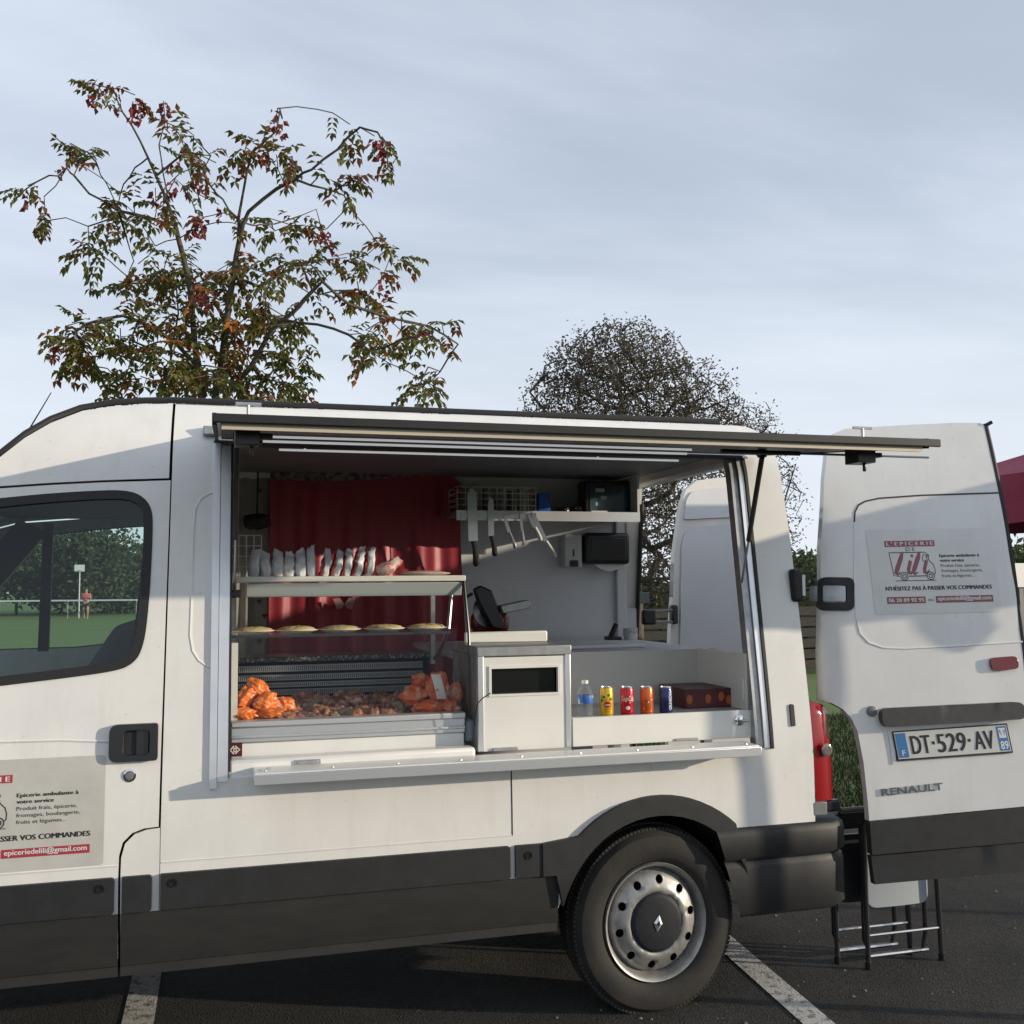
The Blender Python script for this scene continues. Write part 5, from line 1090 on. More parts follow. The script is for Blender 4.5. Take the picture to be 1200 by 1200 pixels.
# dispensers
sd_ = thing('soap_dispenser', 'pale grey soap dispenser on the white wall', 'dispenser', tuple(atY(671, 645, IY))); p, q2_ = atY(661, 626, IY-0.09), atY(683, 665, IY-0.09)
MB().box((p.x, IY-0.09, q2_.z), (q2_.x, IY-0.001, p.z)).build('housing', mat('soap grey', (0.50, 0.50, 0.50), 0.4), sd_, bevel=0.012, seg=3); m_ = (p.x+q2_.x)/2
MB().box((m_-0.022, IY-0.10, q2_.z+0.004), (m_+0.026, IY-0.085, q2_.z+0.040)).build('push_lever', BLACK, sd_, bevel=0.005); MB().box((m_-0.004, IY-0.0925, q2_.z+0.06), (m_+0.006, IY-0.088, q2_.z+0.10)).build('level_window', BLACK, sd_, bevel=0.002)
td = thing('towel_dispenser', 'black paper towel dispenser on the white wall', 'dispenser', tuple(atY(711, 645, IY))); p, q2_ = atY(686, 624, IY-0.11), atY(739, 661, IY-0.11)
MB().box((p.x, IY-0.11, q2_.z), (q2_.x, IY-0.001, p.z)).build('housing', BLACK, td, bevel=0.02, seg=3); MB().box((p.x+0.03, IY-0.114, q2_.z+0.02), (q2_.x-0.03, IY-0.108, p.z-0.03)).build('cover', mat('smoke cover', (0.018, 0.016, 0.016), 0.2), td, bevel=0.006)
pt = MB().prism([atY(*z_, IY-0.08) for z_ in ((694, 660), (733, 660), (728, 666), (715, 670), (704, 667))], (0, 0.004, 0)); pt.build('paper_towel', mat('paper', (0.62, 0.62, 0.62), 0.8), td)
# slicer
sY = 1.10; wz = kb_-0.004
sl_ = thing('meat_slicer', 'dark red meat slicer with black carriage on the work table', 'slicer', (atY(578, 745, sY).x, sY, wz))
p, q2_ = atY(550, 720, sY), atY(603, 745, sY); DRM = mat('dark red enamel', (0.13, 0.012, 0.016), 0.25, coat=0.4)
MB().box((p.x, sY-0.12, wz), (q2_.x, sY+0.12, wz+0.06)).build('base', DRM, sl_, bevel=0.025, seg=4); MB().box((p.x+0.02, sY-0.02, wz+0.055), (p.x+0.20, sY+0.1, wz+0.17)).build('motor_housing', DRM, sl_, bevel=0.04, seg=4)
bl = atY(571, 716, sY-0.04); MB().lathe(bl, (0.25, -1, 0.15), [(0.001, 0.010), (0.045, 0.010), (0.055, 0.003), (0.075, 0.0), (0.075, -0.004)], 40).build('blade', mat('dark steel blade', (0.16, 0.16, 0.17), 0.35, 0.9), sl_)
cc = [atY(*z_, sY-0.10) for z_ in ((556, 690), (564, 686), (577, 692), (590, 727), (588, 738), (577, 736), (562, 708))]; MB().prism(cc, (0, 0.05, 0)).build('carriage', BLACK, sl_, bevel=0.008)
pp = [atY(*z_, sY-0.12) for z_ in ((587, 710), (619, 703), (623, 707), (621, 713), (590, 719))]; MB().prism(pp, (0, 0.08, 0)).build('thickness_plate', ALU_D, sl_, bevel=0.004)
MB().tube([atY(553, 696, sY-0.12), atY(546, 700, sY-0.14)], 0.008, 8).build('knob', BLACK, sl_)
gg = [atY(*z_, sY-0.05) for z_ in ((585, 690), (604, 692), (609, 706), (592, 712))]; MB().prism(gg, (0, 0.003, 0)).build('guard', GLASS_CL, sl_)
# small things on the table
c = atY(739, 748, 1.45); c.z = wz+0.001; cu = thing('white_tub', 'white tub with printed label standing on the work table', 'tub', tuple(c)); MB().lathe(c, (0, 0, 1), [(0.001, 0), (0.036, 0), (0.038, 0.055), (0.040, 0.060), (0.001, 0.060)], 20).build('tub_body', mat('tub white', (0.55, 0.56, 0.54), 0.4), cu); MB().lathe(c, (0, 0, 1), [(0.0388, 0.015), (0.0395, 0.045)], 20).build('label', mat('tub label', (0.55, 0.55, 0.53), 0.5, c2=(0.2, 0.2, 0.2), vscale=60, ramp=(0.52, 0.6)), cu)
hs = thing('hand_scanner', 'black handheld scanner standing beside the white tub', 'scanner', tuple(atY(718, 748, 1.40))); A = atY(712, 749, 1.40); A.z = wz
MB().tube([atY(716, 746, 1.4), atY(720, 736, 1.4), atY(722, 731, 1.4)], [0.016, 0.014, 0.013], 10).build('handle', BLACK, hs); MB().box((A.x-0.01, 1.37, wz+0.001), (A.x+0.07, 1.43, wz+0.022)).build('foot', BLACK, hs, bevel=0.006)
o = MB().box((atY(655, 757, 0.9).x, 0.75, wz+0.001), (atY(720, 757, 0.9).x+0.1, 1.1, wz+0.018)).build('cutting_board', mat('board white', (0.68, 0.69, 0.70), 0.4), bevel=0.005); tag(o, 'white cutting board lying on the work table', 'cutting board')
p, q2_ = atY(720, 713, IY-0.004), atY(746, 738, IY-0.004); o = MB().box((p.x, IY-0.004, q2_.z), (q2_.x, IY-0.001, p.z)).build('paper_notice', mat('notice', (0.52, 0.54, 0.56), 0.6)); tag(o, 'plain pale notice stuck on the wall above the white tub', 'notice')
# ---- red curtain and pale cloth
def cloth(x0, x1, zt, zb, Y, amp, nf, seed, sag=0.0):
    rr = random.Random(seed); ph = [rr.uniform(0, 6.28) for _ in range(4)]; mb = MB(); nx, nz = 90, 24
    for j in range(nz+1):
        v = j/nz
        for i in range(nx+1):
            u = i/nx; x = x0+(x1-x0)*u; top = zt(u); z = top+(zb-top)*v
            d = amp*(0.25+0.75*v)*(math.sin(u*nf*6.283+ph[0]+1.2*math.sin(u*7+ph[1]))+0.45*math.sin(u*nf*2.3*6.283+ph[2]+v*1.5)); mb.v.append((x+0.012*math.sin(v*5+ph[3])*u, Y-abs(amp)-d, z))
    for j in range(nz):
        for i in range(nx): mb.f.append((j*(nx+1)+i, j*(nx+1)+i+1, (j+1)*(nx+1)+i+1, (j+1)*(nx+1)+i)); mb.mi.append(0)
    return mb
CUR = mat('red satin curtain', (0.31, 0.007, 0.024), 0.42, var=0.12, vscale=5, sheen=0.5)
kxa, kxb = atY(316, 620, 1.66).x, atY(543, 620, 1.66).x; ztl, ztm, ztr = atY(316, 561, 1.66).z, atY(430, 555, 1.66).z, atY(520, 548, 1.66).z
cu_ = thing('curtain', 'dark red satin curtain with pale hem hung across the van', 'curtain', ((kxa+kxb)/2, 1.66, 1.2))
ztf = lambda u: ztl+(ztr-ztl)*u-0.03*math.sin(math.pi*u)-(0.0 if u < 0.93 else (u-0.93)*1.2)
cloth(kxa, kxb, ztf, 1.02, 1.70, 0.020, 5, 3).build('drape', CUR, cu_, 180)
cloth(kxa-0.01, kxb-0.07, lambda u: ztf(u)+0.035, 0, 1.688, 0.006, 5, 3) if False else None
mb = MB(); n = 50
for i in range(n+1):
    u = i/n*0.92; x = kxa+(kxb-kxa)*u; z = ztf(u); y = 1.640-0.004*math.sin(u*40)
    mb.v += [(x, y, z+0.040), (x, y, z-0.006)]
for i in range(n): mb.f.append((2*i, 2*i+2, 2*i+3, 2*i+1)); mb.mi.append(0)
mb.build('hem', mat('patterned hem', (0.20, 0.17, 0.17), 0.7, c2=(0.07, 0.05, 0.055), vscale=28, ramp=(0.45, 0.55)), cu_)
bx_ = atY(403, 708, 1.645); s_ = 0.045
bf = MB()
for sg in (-1, 1): bf.add([(bx_.x, 1.625, bx_.z), (bx_.x+sg*s_*0.5, 1.625, bx_.z+s_*0.7), (bx_.x+sg*s_*1.3, 1.625, bx_.z+s_*0.6), (bx_.x+sg*s_*1.0, 1.625, bx_.z), (bx_.x+sg*s_*0.9, 1.625, bx_.z-s_*0.6), (bx_.x+sg*s_*0.3, 1.625, bx_.z-s_*0.5)], [(0, 1, 2, 3, 4, 5)])
bf.build('butterfly_motif', mat('motif pink', (0.42, 0.22, 0.22), 0.6), cu_, 0)
pc = thing('pale_cloth', 'pale grey cloth with small hearts hanging left of the red curtain', 'cloth', (0.15, 1.7, 1.0)); ca_, cb__ = atY(262, 700, 1.70).x, atY(320, 700, 1.70).x
cloth(ca_, cb__, lambda u: 2.17, 1.02, 1.735, 0.010, 2, 9).build('drape', mat('pale cloth', (0.34, 0.33, 0.31), 0.8, var=0.15, vscale=8), pc, 180)
for i, py in enumerate((540, 575, 610, 690, 705, 722, 740, 752)):
    c = atY(298+(i % 3)*6, py, 1.70); h_ = 0.014; MB().prism([(c.x, 1.708, c.z-h_), (c.x+h_, 1.708, c.z+h_*0.3), (c.x+h_*0.5, 1.708, c.z+h_), (c.x, 1.708, c.z+h_*0.5), (c.x-h_*0.5, 1.708, c.z+h_), (c.x-h_, 1.708, c.z+h_*0.3)], (0, 0.002, 0)).build('heart_motif', mat('heart brown', (0.16, 0.07, 0.07), 0.7), pc, 0)
wr = thing('wire_rack', 'white wire grid rack standing at the end of the top shelf', 'rack', (0.12, 0.75, 1.3)); mb = MB(); p, q2_ = atY(271, 628, 0.70), atY(306, 674, 0.70)
for i in range(5): x = p.x+(q2_.x-p.x)*i/4; mb.tube([(x, 0.70, z1b), (x, 0.70, p.z)], 0.0022, 5)
for j in range(5): z = z1b+0.003+(p.z-z1b)*j/4; mb.tube([(p.x, 0.703, z), (q2_.x, 0.703, z)], 0.0022, 5)
mb.build('wire_grid', WIRE, wr); MB().box((p.x, 0.69, z1b+0.0005), (q2_.x, 0.718, z1b+0.006)).build('foot', WIRE, wr)
c = atY(301, 611, 1.62); me = blob(0.065, 0.035, 0.045, 411, 0.2, 3); me.transform(Matrix.Translation(c)); hp = thing('black_pouch', 'black rounded pouch hanging on the pale cloth', 'pouch', tuple(c)); link('pouch_body', me, RUBBER, hp); MB().tube([c+Vector((0, 0, 0.04)), c+Vector((0.004, 0.03, 0.22)), c+Vector((0, 0.06, 0.5))], 0.004, 6).build('strap', RUBBER, hp)

# ------------------------------------------------------------------ folding chairs behind the open door
CHF = mat('dark chair frame', (0.030, 0.031, 0.034), 0.35, 0.3); CHS = mat('pale blue grey chair seat', (0.36, 0.40, 0.43), 0.35)
def chair(x0, Y, wd, hgt, lean, lab, seatm, pxs):
    r_ = thing('folding_chair', lab, 'chair', (x0+wd/2, Y, 0), 'folded chairs leaning behind the door')
    T = lambda x, z, dy=0: (x0+x, Y+dy+lean*z, z)
    rr = 0.011
    MB().tube([T(0, 0.012), T(0.004, hgt*0.5), T(0.012, hgt-0.06), T(0.05, hgt), T(wd-0.05, hgt), T(wd-0.012, hgt-0.06), T(wd-0.004, hgt*0.5), T(wd, 0.012)], rr, 8).build('front_frame', CHF, r_)
    MB().tube([T(0.03, 0.58, 0.05), T(0.028, 0.10, 0.06), T(0.05, 0.03, 0.06), T(wd-0.05, 0.03, 0.06), T(wd-0.028, 0.10, 0.06), T(wd-0.03, 0.58, 0.05)], rr, 8).build('rear_frame', CHF, r_)
    MB().tube([T(0.0, 0.135), T(wd, 0.135)], 0.007, 8).build('cross_bar', STEEL, r_)
    MB().tube([T(0.03, 0.032, 0.05), T(wd-0.03, 0.032, 0.05)], 0.009, 8).build('foot_bar', STEEL, r_)
    for x in (0.0, wd): MB().cyl(T(x, 0.0), T(x, 0.03), 0.014, n=10).build('foot', BLACK, r_)
    o_ = rounded([(0.03, 0.235), (wd-0.03, 0.235), (wd-0.03, 0.52), (0.03, 0.52)], 0.045)
    mb = sheet(o_, [], lambda a, b: T(a, b, 0.020+0.012*((a-wd/2)/(wd/2))**2), lambda a, b: (0, 1, 0), 0.012, 0.06, 0.03); mb.build('seat', seatm, r_, 40, 0.003)
    o_ = rounded([(0.02, 0.55), (wd-0.02, 0.55), (wd-0.02, hgt-0.01), (0.02, hgt-0.01)], 0.03); sheet(o_, [], lambda a, b: T(a, b, -0.006), lambda a, b: (0, 1, 0), 0.012, 0.06, 0.03).build('backrest', seatm, r_, 40)
    return r_
g1 = ground(1018, 1136); g2 = ground(1106, 1128)
g3 = ground(985, 1131)
chair(g1.x, g1.y, 0.36, 0.645, 0.03, 'folded chair with a pale blue grey seat showing below the door', CHS, None)
chair(g3.x, g3.y+0.02, 0.36, 0.63, 0.03, 'folded dark chair with only its thin frame showing behind the pale seat', CHF, None)

# ------------------------------------------------------------------ red market tent
TX, TYN = 4.20, -1.06; TS = 3.0; ZV, ZE, ZP = 1.92, 2.20, 2.80
TENT = mat('crimson tent cloth', (0.26, 0.020, 0.055), 0.7, var=0.15, vscale=3, bump=0.15, bscale=6)
tn = thing('market_tent', 'crimson market tent with pyramid roof standing behind the open door', 'tent', (TX+TS/2, TYN+TS/2, 0))
co = [(TX, TYN), (TX+TS, TYN), (TX+TS, TYN+TS), (TX, TYN+TS)]; ctr = Vector((TX+TS/2, TYN+TS/2, ZP))
mb = MB()
for i in range(4):
    a = Vector((*co[i], ZE)); b = Vector((*co[(i+1) % 4], ZE)); K = 10; J = 8
    k0 = len(mb.v)
    for j in range(J+1):
        for k in range(K+1):
            p = a.lerp(b, k/K).lerp(ctr, j/J); p.z -= 0.05*math.sin(math.pi*j/J)*(0.4+0.6*math.sin(math.pi*k/K)); mb.v.append(tuple(p))
    for j in range(J):
        for k in range(K): mb.f.append((k0+j*(K+1)+k, k0+j*(K+1)+k+1, k0+(j+1)*(K+1)+k+1, k0+(j+1)*(K+1)+k)); mb.mi.append(0)
mb.build('canopy', TENT, tn, 30)
for i in range(4):
    a = Vector((*co[i], 0)); b = Vector((*co[(i+1) % 4], 0)); mb = MB(); K = 24
    nrm_ = (b-a).cross(Vector((0, 0, 1))).normalized()
    for k in range(K+1):
        p = a.lerp(b, k/K)+nrm_*0.012*math.sin(k*1.9); mb.v += [(p.x, p.y, ZE+0.002), (p.x+nrm_.x*0.015, p.y+nrm_.y*0.015, ZV+0.012*abs(math.sin(k*math.pi/6)))]
    for k in range(K): mb.f.append((2*k, 2*k+2, 2*k+3, 2*k+1)); mb.mi.append(0)
    mb.build('valance', TENT, tn, 60)
TF = mat('tent pole grey', (0.45, 0.45, 0.45), 0.4, 0.6)
for x, y in co:
    sx = 0.02 if x == TX else -0.02; sy = 0.02 if y == TYN else -0.02
    MB().box((x+sx-0.022, y+sy-0.022, 0.0), (x+sx+0.022, y+sy+0.022, ZE-0.01)).build('leg', TF, tn, bevel=0.003)
    MB().box((x+sx-0.06, y+sy-0.06, 0.0), (x+sx+0.06, y+sy+0.06, 0.012)).build('foot_plate', TF, tn)
# unseen bag shape added under the tent edge to cast a shadow on the door
hb2 = thing('added_shadow_bag', 'added narrow bag shape under the tent edge, out of view, casting a shadow on the door', 'bag', (TX+0.05, -0.66, 1.55)); me = blob(0.035, 0.040, 0.17, 77, 0.12, 3); me.transform(Matrix.Translation((TX+0.05, -0.72, 1.77))); link('bag_body', me, mat('added bag grey', (0.2, 0.2, 0.2), 0.9), hb2)
for s_ in (-1, 1): MB().tube([(TX+0.05, -0.72+0.015*s_, 1.90), (TX+0.03, -0.72+0.015*s_, ZE-0.02)], 0.008, 6).build('strap', RUBBER, hb2)

# ------------------------------------------------------------------ trees
def leafmat(name, c, c2, tr=0.25):
    mt = bpy.data.materials.new(name); mt.use_nodes = True; t = mt.node_tree; b = t.nodes['Principled BSDF']; b.inputs['Roughness'].default_value = 0.55; b.inputs['Specular IOR Level'].default_value = 0.3
    tc = t.nodes.new('ShaderNodeTexCoord'); n = t.nodes.new('ShaderNodeTexNoise'); n.inputs['Scale'].default_value = 2.2; n.inputs['Detail'].default_value = 5; t.links.new(tc.outputs['Object'], n.inputs[0])
    mr = t.nodes.new('ShaderNodeMapRange'); mr.inputs[1].default_value = 0.35; mr.inputs[2].default_value = 0.65; t.links.new(n.outputs[0], mr.inputs[0])
    mxx = t.nodes.new('ShaderNodeMix'); mxx.data_type = 'RGBA'; mxx.inputs['A'].default_value = (*c, 1); mxx.inputs['B'].default_value = (*c2, 1); t.links.new(mr.outputs[0], mxx.inputs['Factor']); t.links.new(mxx.outputs['Result'], b.inputs['Base Color'])
    tl = t.nodes.new('ShaderNodeBsdfTranslucent'); t.links.new(mxx.outputs['Result'], tl.inputs[0]); ms = t.nodes.new('ShaderNodeMixShader'); ms.inputs[0].default_value = tr
    o = t.nodes['Material Output']; t.links.new(b.outputs[0], ms.inputs[1]); t.links.new(tl.outputs[0], ms.inputs[2]); t.links.new(ms.outputs[0], o.inputs[0]); return mt
LGREEN = leafmat('leaf green', (0.100, 0.112, 0.028), (0.165, 0.150, 0.042)); LBROWN = leafmat('leaf rust', (0.22, 0.085, 0.022), (0.16, 0.075, 0.025)); LRED = leafmat('leaf crimson', (0.20, 0.035, 0.036), (0.15, 0.04, 0.03)); LORG = leafmat('leaf orange', (0.42, 0.16, 0.03), (0.34, 0.11, 0.025))
BARK = mat('bark', (0.085, 0.070, 0.052), 0.9, var=0.35, vscale=14, bump=0.5, bscale=30); BARKD = mat('dark bark', (0.085, 0.072, 0.060), 0.9, var=0.3, vscale=14)
class Skel:
    """branch skeleton: nodes with parents; new targets join the nearest node"""
    def __init__(s): s.p = []; s.par = []
    def line(s, pts, start=None):
        k = start
        for q in pts:
            s.p.append(Vector(q)); s.par.append(-1 if k is None else k); k = len(s.p)-1
        return k
    def nearest(s, q):
        a = np.array([tuple(v) for v in s.p]); d = ((a-np.array(tuple(q)))**2).sum(1); return int(d.argmin())
    def grow(s, targets, r, step=0.18, droop=0.0, jit=0.03, bias=None):
        ts = [Vector(t) for t in targets]; arr = np.array([tuple(v) for v in s.p]); tips = []
        order = sorted(range(len(ts)), key=lambda i: float(((arr-np.array(tuple(ts[i])))**2).sum(1).min()))
        for i in order:
            q = ts[i]; dd = ((arr-np.array(tuple(q)))**2).sum(1)
            if bias is not None: dd = dd + bias*np.maximum(0, arr[:, 2]-q.z+0.02)
            j = int(dd.argmin()); a = s.p[j]; L_ = (q-a).length; n = max(1, int(L_/step)); k = j; new = []
            for m_ in range(1, n+1):
                t = m_/n; pt = a.lerp(q, t)+Vector((r.gauss(0, jit), r.gauss(0, jit), r.gauss(0, jit)+droop*math.sin(math.pi*t)*L_))*(1 if m_ < n else 0)
                s.p.append(pt); s.par.append(k); k = len(s.p)-1; new.append(tuple(pt))
            arr = np.vstack([arr, np.array(new)]); tips.append(k)
        return tips
    def mesh(s, r0, ex=0.45, rmin=0.003, rmax=1.0, n=5):
        cnt = [0]*len(s.p); ch = [[] for _ in s.p]
        for i, k in enumerate(s.par):
            if k >= 0: ch[k].append(i)
        for i in range(len(s.p)-1, -1, -1):
            if not ch[i]: cnt[i] += 1
            if s.par[i] >= 0: cnt[s.par[i]] += cnt[i]
        rad = [min(rmax, max(rmin, r0*c**ex)) for c in cnt]; mb = MB(); s.rad = rad
        # strands: follow the thickest child
        done = set()
        for i in range(len(s.p)):
            if i in done: continue
            st = [i] if s.par[i] < 0 else [s.par[i], i]; k = i; done.add(i)
            while ch[k]:
                c = max(ch[k], key=lambda q: cnt[q])
                if c in done: break
                st.append(c); done.add(c); k = c
            if len(st) < 2: continue
            rs = [rad[q] for q in st]
            if s.par[i] >= 0: rs[0] = min(rs[0], rad[i]*1.15)
            mb.tube([s.p[q] for q in st], rs, n if rs[0] > 0.012 else 4, caps=False)
        return mb
def leaflet(mb, p, d, up, L_, wd, mi, fold=0.25):
    d = d.normalized(); s_ = d.cross(up)
    if s_.length < 1e-4: s_ = d.orthogonal()
    s_.normalize(); nrm_ = s_.cross(d); m1 = p+d*L_*0.45; tip = p+d*L_-nrm_*L_*0.10
    mb.add([p, m1+s_*wd*0.5+nrm_*wd*fold, tip, m1-s_*wd*0.5+nrm_*wd*fold], [(0, 1, 2), (0, 2, 3)], mi)
def compound(mb, p, d, r, L_, pairs, ll, lw, mi):
    d = d.normalized(); side = d.cross(Vector((0, 0, 1)))
    side = side.normalized() if side.length > 1e-3 else Vector((1, 0, 0)); q = p.copy(); dd = d.copy()
    for i in range(pairs):
        dd = (dd+Vector((0, 0, -0.16))).normalized(); q = q+dd*(L_/pairs)
        for sg in (-1, 1):
            ld = (side*sg*0.95+dd*0.45+Vector((r.uniform(-.25, .25), r.uniform(-.25, .25), -0.45+r.uniform(-.3, .2))))
            leaflet(mb, q, ld, Vector((r.uniform(-.4, .4), r.uniform(-.4, .4), 1)), ll*r.uniform(.75, 1.15), lw, mi)
    leaflet(mb, q, dd+Vector((0, 0, -.2)), Vector((0, 0, 1)), ll, lw, mi)
# ---- the tall sparse tree behind the cab
D1 = 8.6
r = random.Random(5)
def z1(zx, zy, dd=0.0): return depth(zx*0.475, 40+zy*0.475, D1+dd)
sk = Skel()
base = depth(243, 560, D1); base.z = 0.0
def br(pts, dep, start=None):
    P = []
    for i in range(len(pts)-1):
        for t in (0, 0.5): 
            x = pts[i][0]+(pts[i+1][0]-pts[i][0])*t; y = pts[i][1]+(pts[i+1][1]-pts[i][1])*t; f_ = (i+t)/(len(pts)-1); P.append(z1(x+r.uniform(-3, 3), y+r.uniform(-3, 3), dep[0]+(dep[1]-dep[0])*f_))
    P.append(z1(*pts[-1], dep[1])); st = sk.nearest(P[0]) if sk.p else None
    return sk.line(P if st is None else P[1:], st)
sk.line([base, base.lerp(z1(510, 960), 0.5), z1(510, 960)]); f0_ = len(sk.p)-1
def br0(pts, dep):
    P = [z1(*p, dep[0]+(dep[1]-dep[0])*i/(len(pts)-1)) for i, p in enumerate(pts)]; sk.line(P, f0_)
br0([(500, 920), (488, 820), (480, 760), (474, 690), (468, 620), (452, 550), (440, 505), (432, 470), (418, 430), (405, 395), (385, 350), (365, 305), (345, 262), (325, 225), (302, 192), (290, 165), (280, 135)], (0, 0.3))
br0([(530, 900), (545, 820), (556, 740), (565, 660), (575, 600), (583, 545), (592, 500), (588, 455), (598, 400), (610, 335), (622, 292), (655, 262), (682, 240), (690, 190)], (0, -0.4))
br0([(545, 915), (580, 865), (620, 820), (645, 775), (670, 730), (700, 705), (730, 680), (765, 640), (795, 610), (830, 572), (865, 555), (905, 545), (930, 522), (985, 530)], (0, -0.6))
br0([(440, 930), (428, 860), (420, 785), (432, 735), (440, 690)], (0, 0.5))
for pts, dep in (([(432, 475), (380, 455), (290, 435), (220, 395), (185, 350), (165, 330)], (0.15, -0.5)), ([(290, 435), (262, 370), (240, 320), (215, 290)], (-0.2, -0.6)), ([(418, 430), (404, 340), (390, 275), (410, 220), (455, 232), (478, 250)], (0.2, 0.7)), ([(592, 490), (612, 440), (680, 380), (730, 358), (770, 332), (830, 282), (888, 228), (930, 240), (955, 268)], (-0.2, -0.7)), ([(730, 362), (800, 378), (850, 400), (880, 450)], (-0.5, -0.2)), ([(448, 505), (500, 472), (560, 462), (588, 470)], (0.1, -0.1)), ([(588, 460), (548, 410), (520, 375), (500, 320)], (-0.2, 0.4)), ([(690, 710), (780, 714), (860, 740), (915, 785), (1000, 830), (1060, 865), (1095, 915)], (-0.3, -1.0)), ([(800, 620), (860, 665), (960, 700), (1060, 718), (1130, 765)], (-0.4, 0.3)), ([(920, 788), (990, 752), (1070, 735)], (-0.7, -1.2)), ([(485, 800), (380, 722), (300, 692), (220, 712), (140, 760)], (0, -0.8)), ([(490, 860), (330, 802), (240, 780), (180, 752)], (0, 0.6)), ([(470, 640), (400, 600), (330, 612), (270, 560), (215, 525)], (0.1, -0.5)), ([(575, 600), (640, 620), (700, 590), (740, 560)], (-0.2, 0.6)), ([(600, 480), (650, 470), (700, 462), (780, 432)], (-0.2, 0.3)), ([(440, 500), (380, 520), (350, 470)], (0, 0.5)), ([(300, 440), (310, 500), (330, 560)], (0, 0.2)), ([(370, 310), (330, 330), (305, 370)], (0.2, 0.5)), ([(300, 190), (268, 180), (240, 125)], (0.3, 0.1)), ([(410, 330), (460, 290), (520, 300)], (0.2, -0.2)), ([(170, 345), (120, 350), (60, 385)], (-0.5, -0.6)), ([(165, 350), (108, 400), (110, 450)], (-0.5, -0.6)), ([(930, 240), (955, 270), (957, 330)], (-0.7, -0.8))): br(pts, dep)
CL = [  # centre x,y, radius x,y in the enlarged view, leaves, mix (green, rust, red, orange)
 (390, 595, 105, 55, 34, (8, 2, 0, 0)), (480, 600, 70, 70, 30, (6, 4, 1, 0)), (290, 735, 140, 60, 50, (8, 2, 0, 1)), (190, 760, 70, 55, 18, (7, 2, 0, 1)), (380, 835, 170, 60, 70, (9, 2, 0, 0)), (560, 770, 120, 95, 56, (8, 3, 0, 1)), (700, 790, 60, 110, 50, (9, 1, 0, 0)), (620, 600, 100, 45, 26, (8, 2, 0, 0)), (735, 585, 70, 50, 16, (7, 3, 0, 0)), (850, 615, 100, 75, 34, (7, 3, 1, 0)), (960, 730, 70, 60, 22, (6, 4, 0, 1)), (1050, 860, 55, 60, 20, (8, 2, 0, 0)), (1070, 730, 70, 40, 12, (7, 2, 0, 0)), (380, 370, 70, 70, 18, (7, 2, 1, 0)), (520, 385, 50, 60, 10, (2, 2, 4, 0)), (640, 290, 70, 50, 14, (5, 2, 2, 0)), (695, 315, 45, 30, 9, (3, 2, 3, 0)), (700, 460, 90, 35, 14, (7, 3, 0, 0)), (845, 395, 50, 50, 11, (5, 4, 0, 0)), (270, 460, 60, 40, 12, (7, 1, 0, 0)), (205, 300, 50, 60, 9, (8, 1, 1, 0)), (290, 130, 60, 60, 9, (4, 2, 3, 0)), (440, 240, 60, 40, 9, (6, 3, 1, 0)), (690, 220, 20, 60, 6, (0, 0, 6, 0)), (800, 490, 20, 20, 3, (0, 1, 3, 0)), (880, 240, 30, 30, 4, (3, 3, 1, 0)), (935, 275, 18, 35, 4, (0, 2, 4, 0)), (60, 375, 14, 12, 2, (0, 1, 4, 0)), (110, 455, 10, 10, 1, (0, 2, 3, 0)), (480, 445, 30, 20, 4, (0, 1, 5, 0)), (500, 330, 40, 40, 6, (3, 1, 4, 0)), (930, 530, 60, 40, 10, (8, 2, 0, 0)), (225, 540, 50, 40, 8, (8, 1, 0, 0)), (470, 280, 40, 30, 5, (4, 2, 2, 0)), (340, 420, 60, 40, 8, (8, 1, 0, 0)), (400, 160, 10, 15, 1, (0, 1, 3, 0)), (550, 860, 120, 40, 34, (9, 1, 0, 0)), (640, 690, 60, 50, 16, (8, 2, 0, 0)), (440, 700, 60, 60, 20, (6, 4, 0, 1)), (480, 640, 25, 30, 5, (0, 2, 4, 0)), (550, 760, 40, 30, 6, (1, 3, 0, 4)), (950, 690, 25, 20, 3, (0, 1, 0, 4)), (900, 795, 15, 12, 2, (1, 1, 0, 3)), (690, 880, 70, 30, 16, (9, 1, 0, 0)), (820, 360, 40, 30, 5, (5, 3, 0, 0))]
tg = []; mixes = []
for (cx, cy, rx, ry, n, mixw) in CL:
    dc_ = r.uniform(-0.6, 0.6)
    for i in range(int(n*(0.42 if cy > 560 else 0.36))+1):
        a = r.uniform(0, 6.283); q = math.sqrt(r.random()); tg.append(z1(cx+rx*q*math.cos(a), cy+ry*q*math.sin(a), dc_+r.uniform(-0.45, 0.45))); mixes.append(mixw)
n0 = len(sk.p); order_key = {}
tips = sk.grow(tg, r, 0.14, 0.10, 0.012)
tr1 = thing('tall_tree', 'tall sparse tree with green, rust and crimson leaves behind the cab', 'tree', tuple(base))
sk.mesh(0.0047, 0.47, 0.0028, 0.09, 7).build('trunk', BARK, tr1, 60)
ends = [i for i in range(n0) if i not in set(sk.par)]
lm = MB(); tpos = np.array([tuple(t) for t in tg])
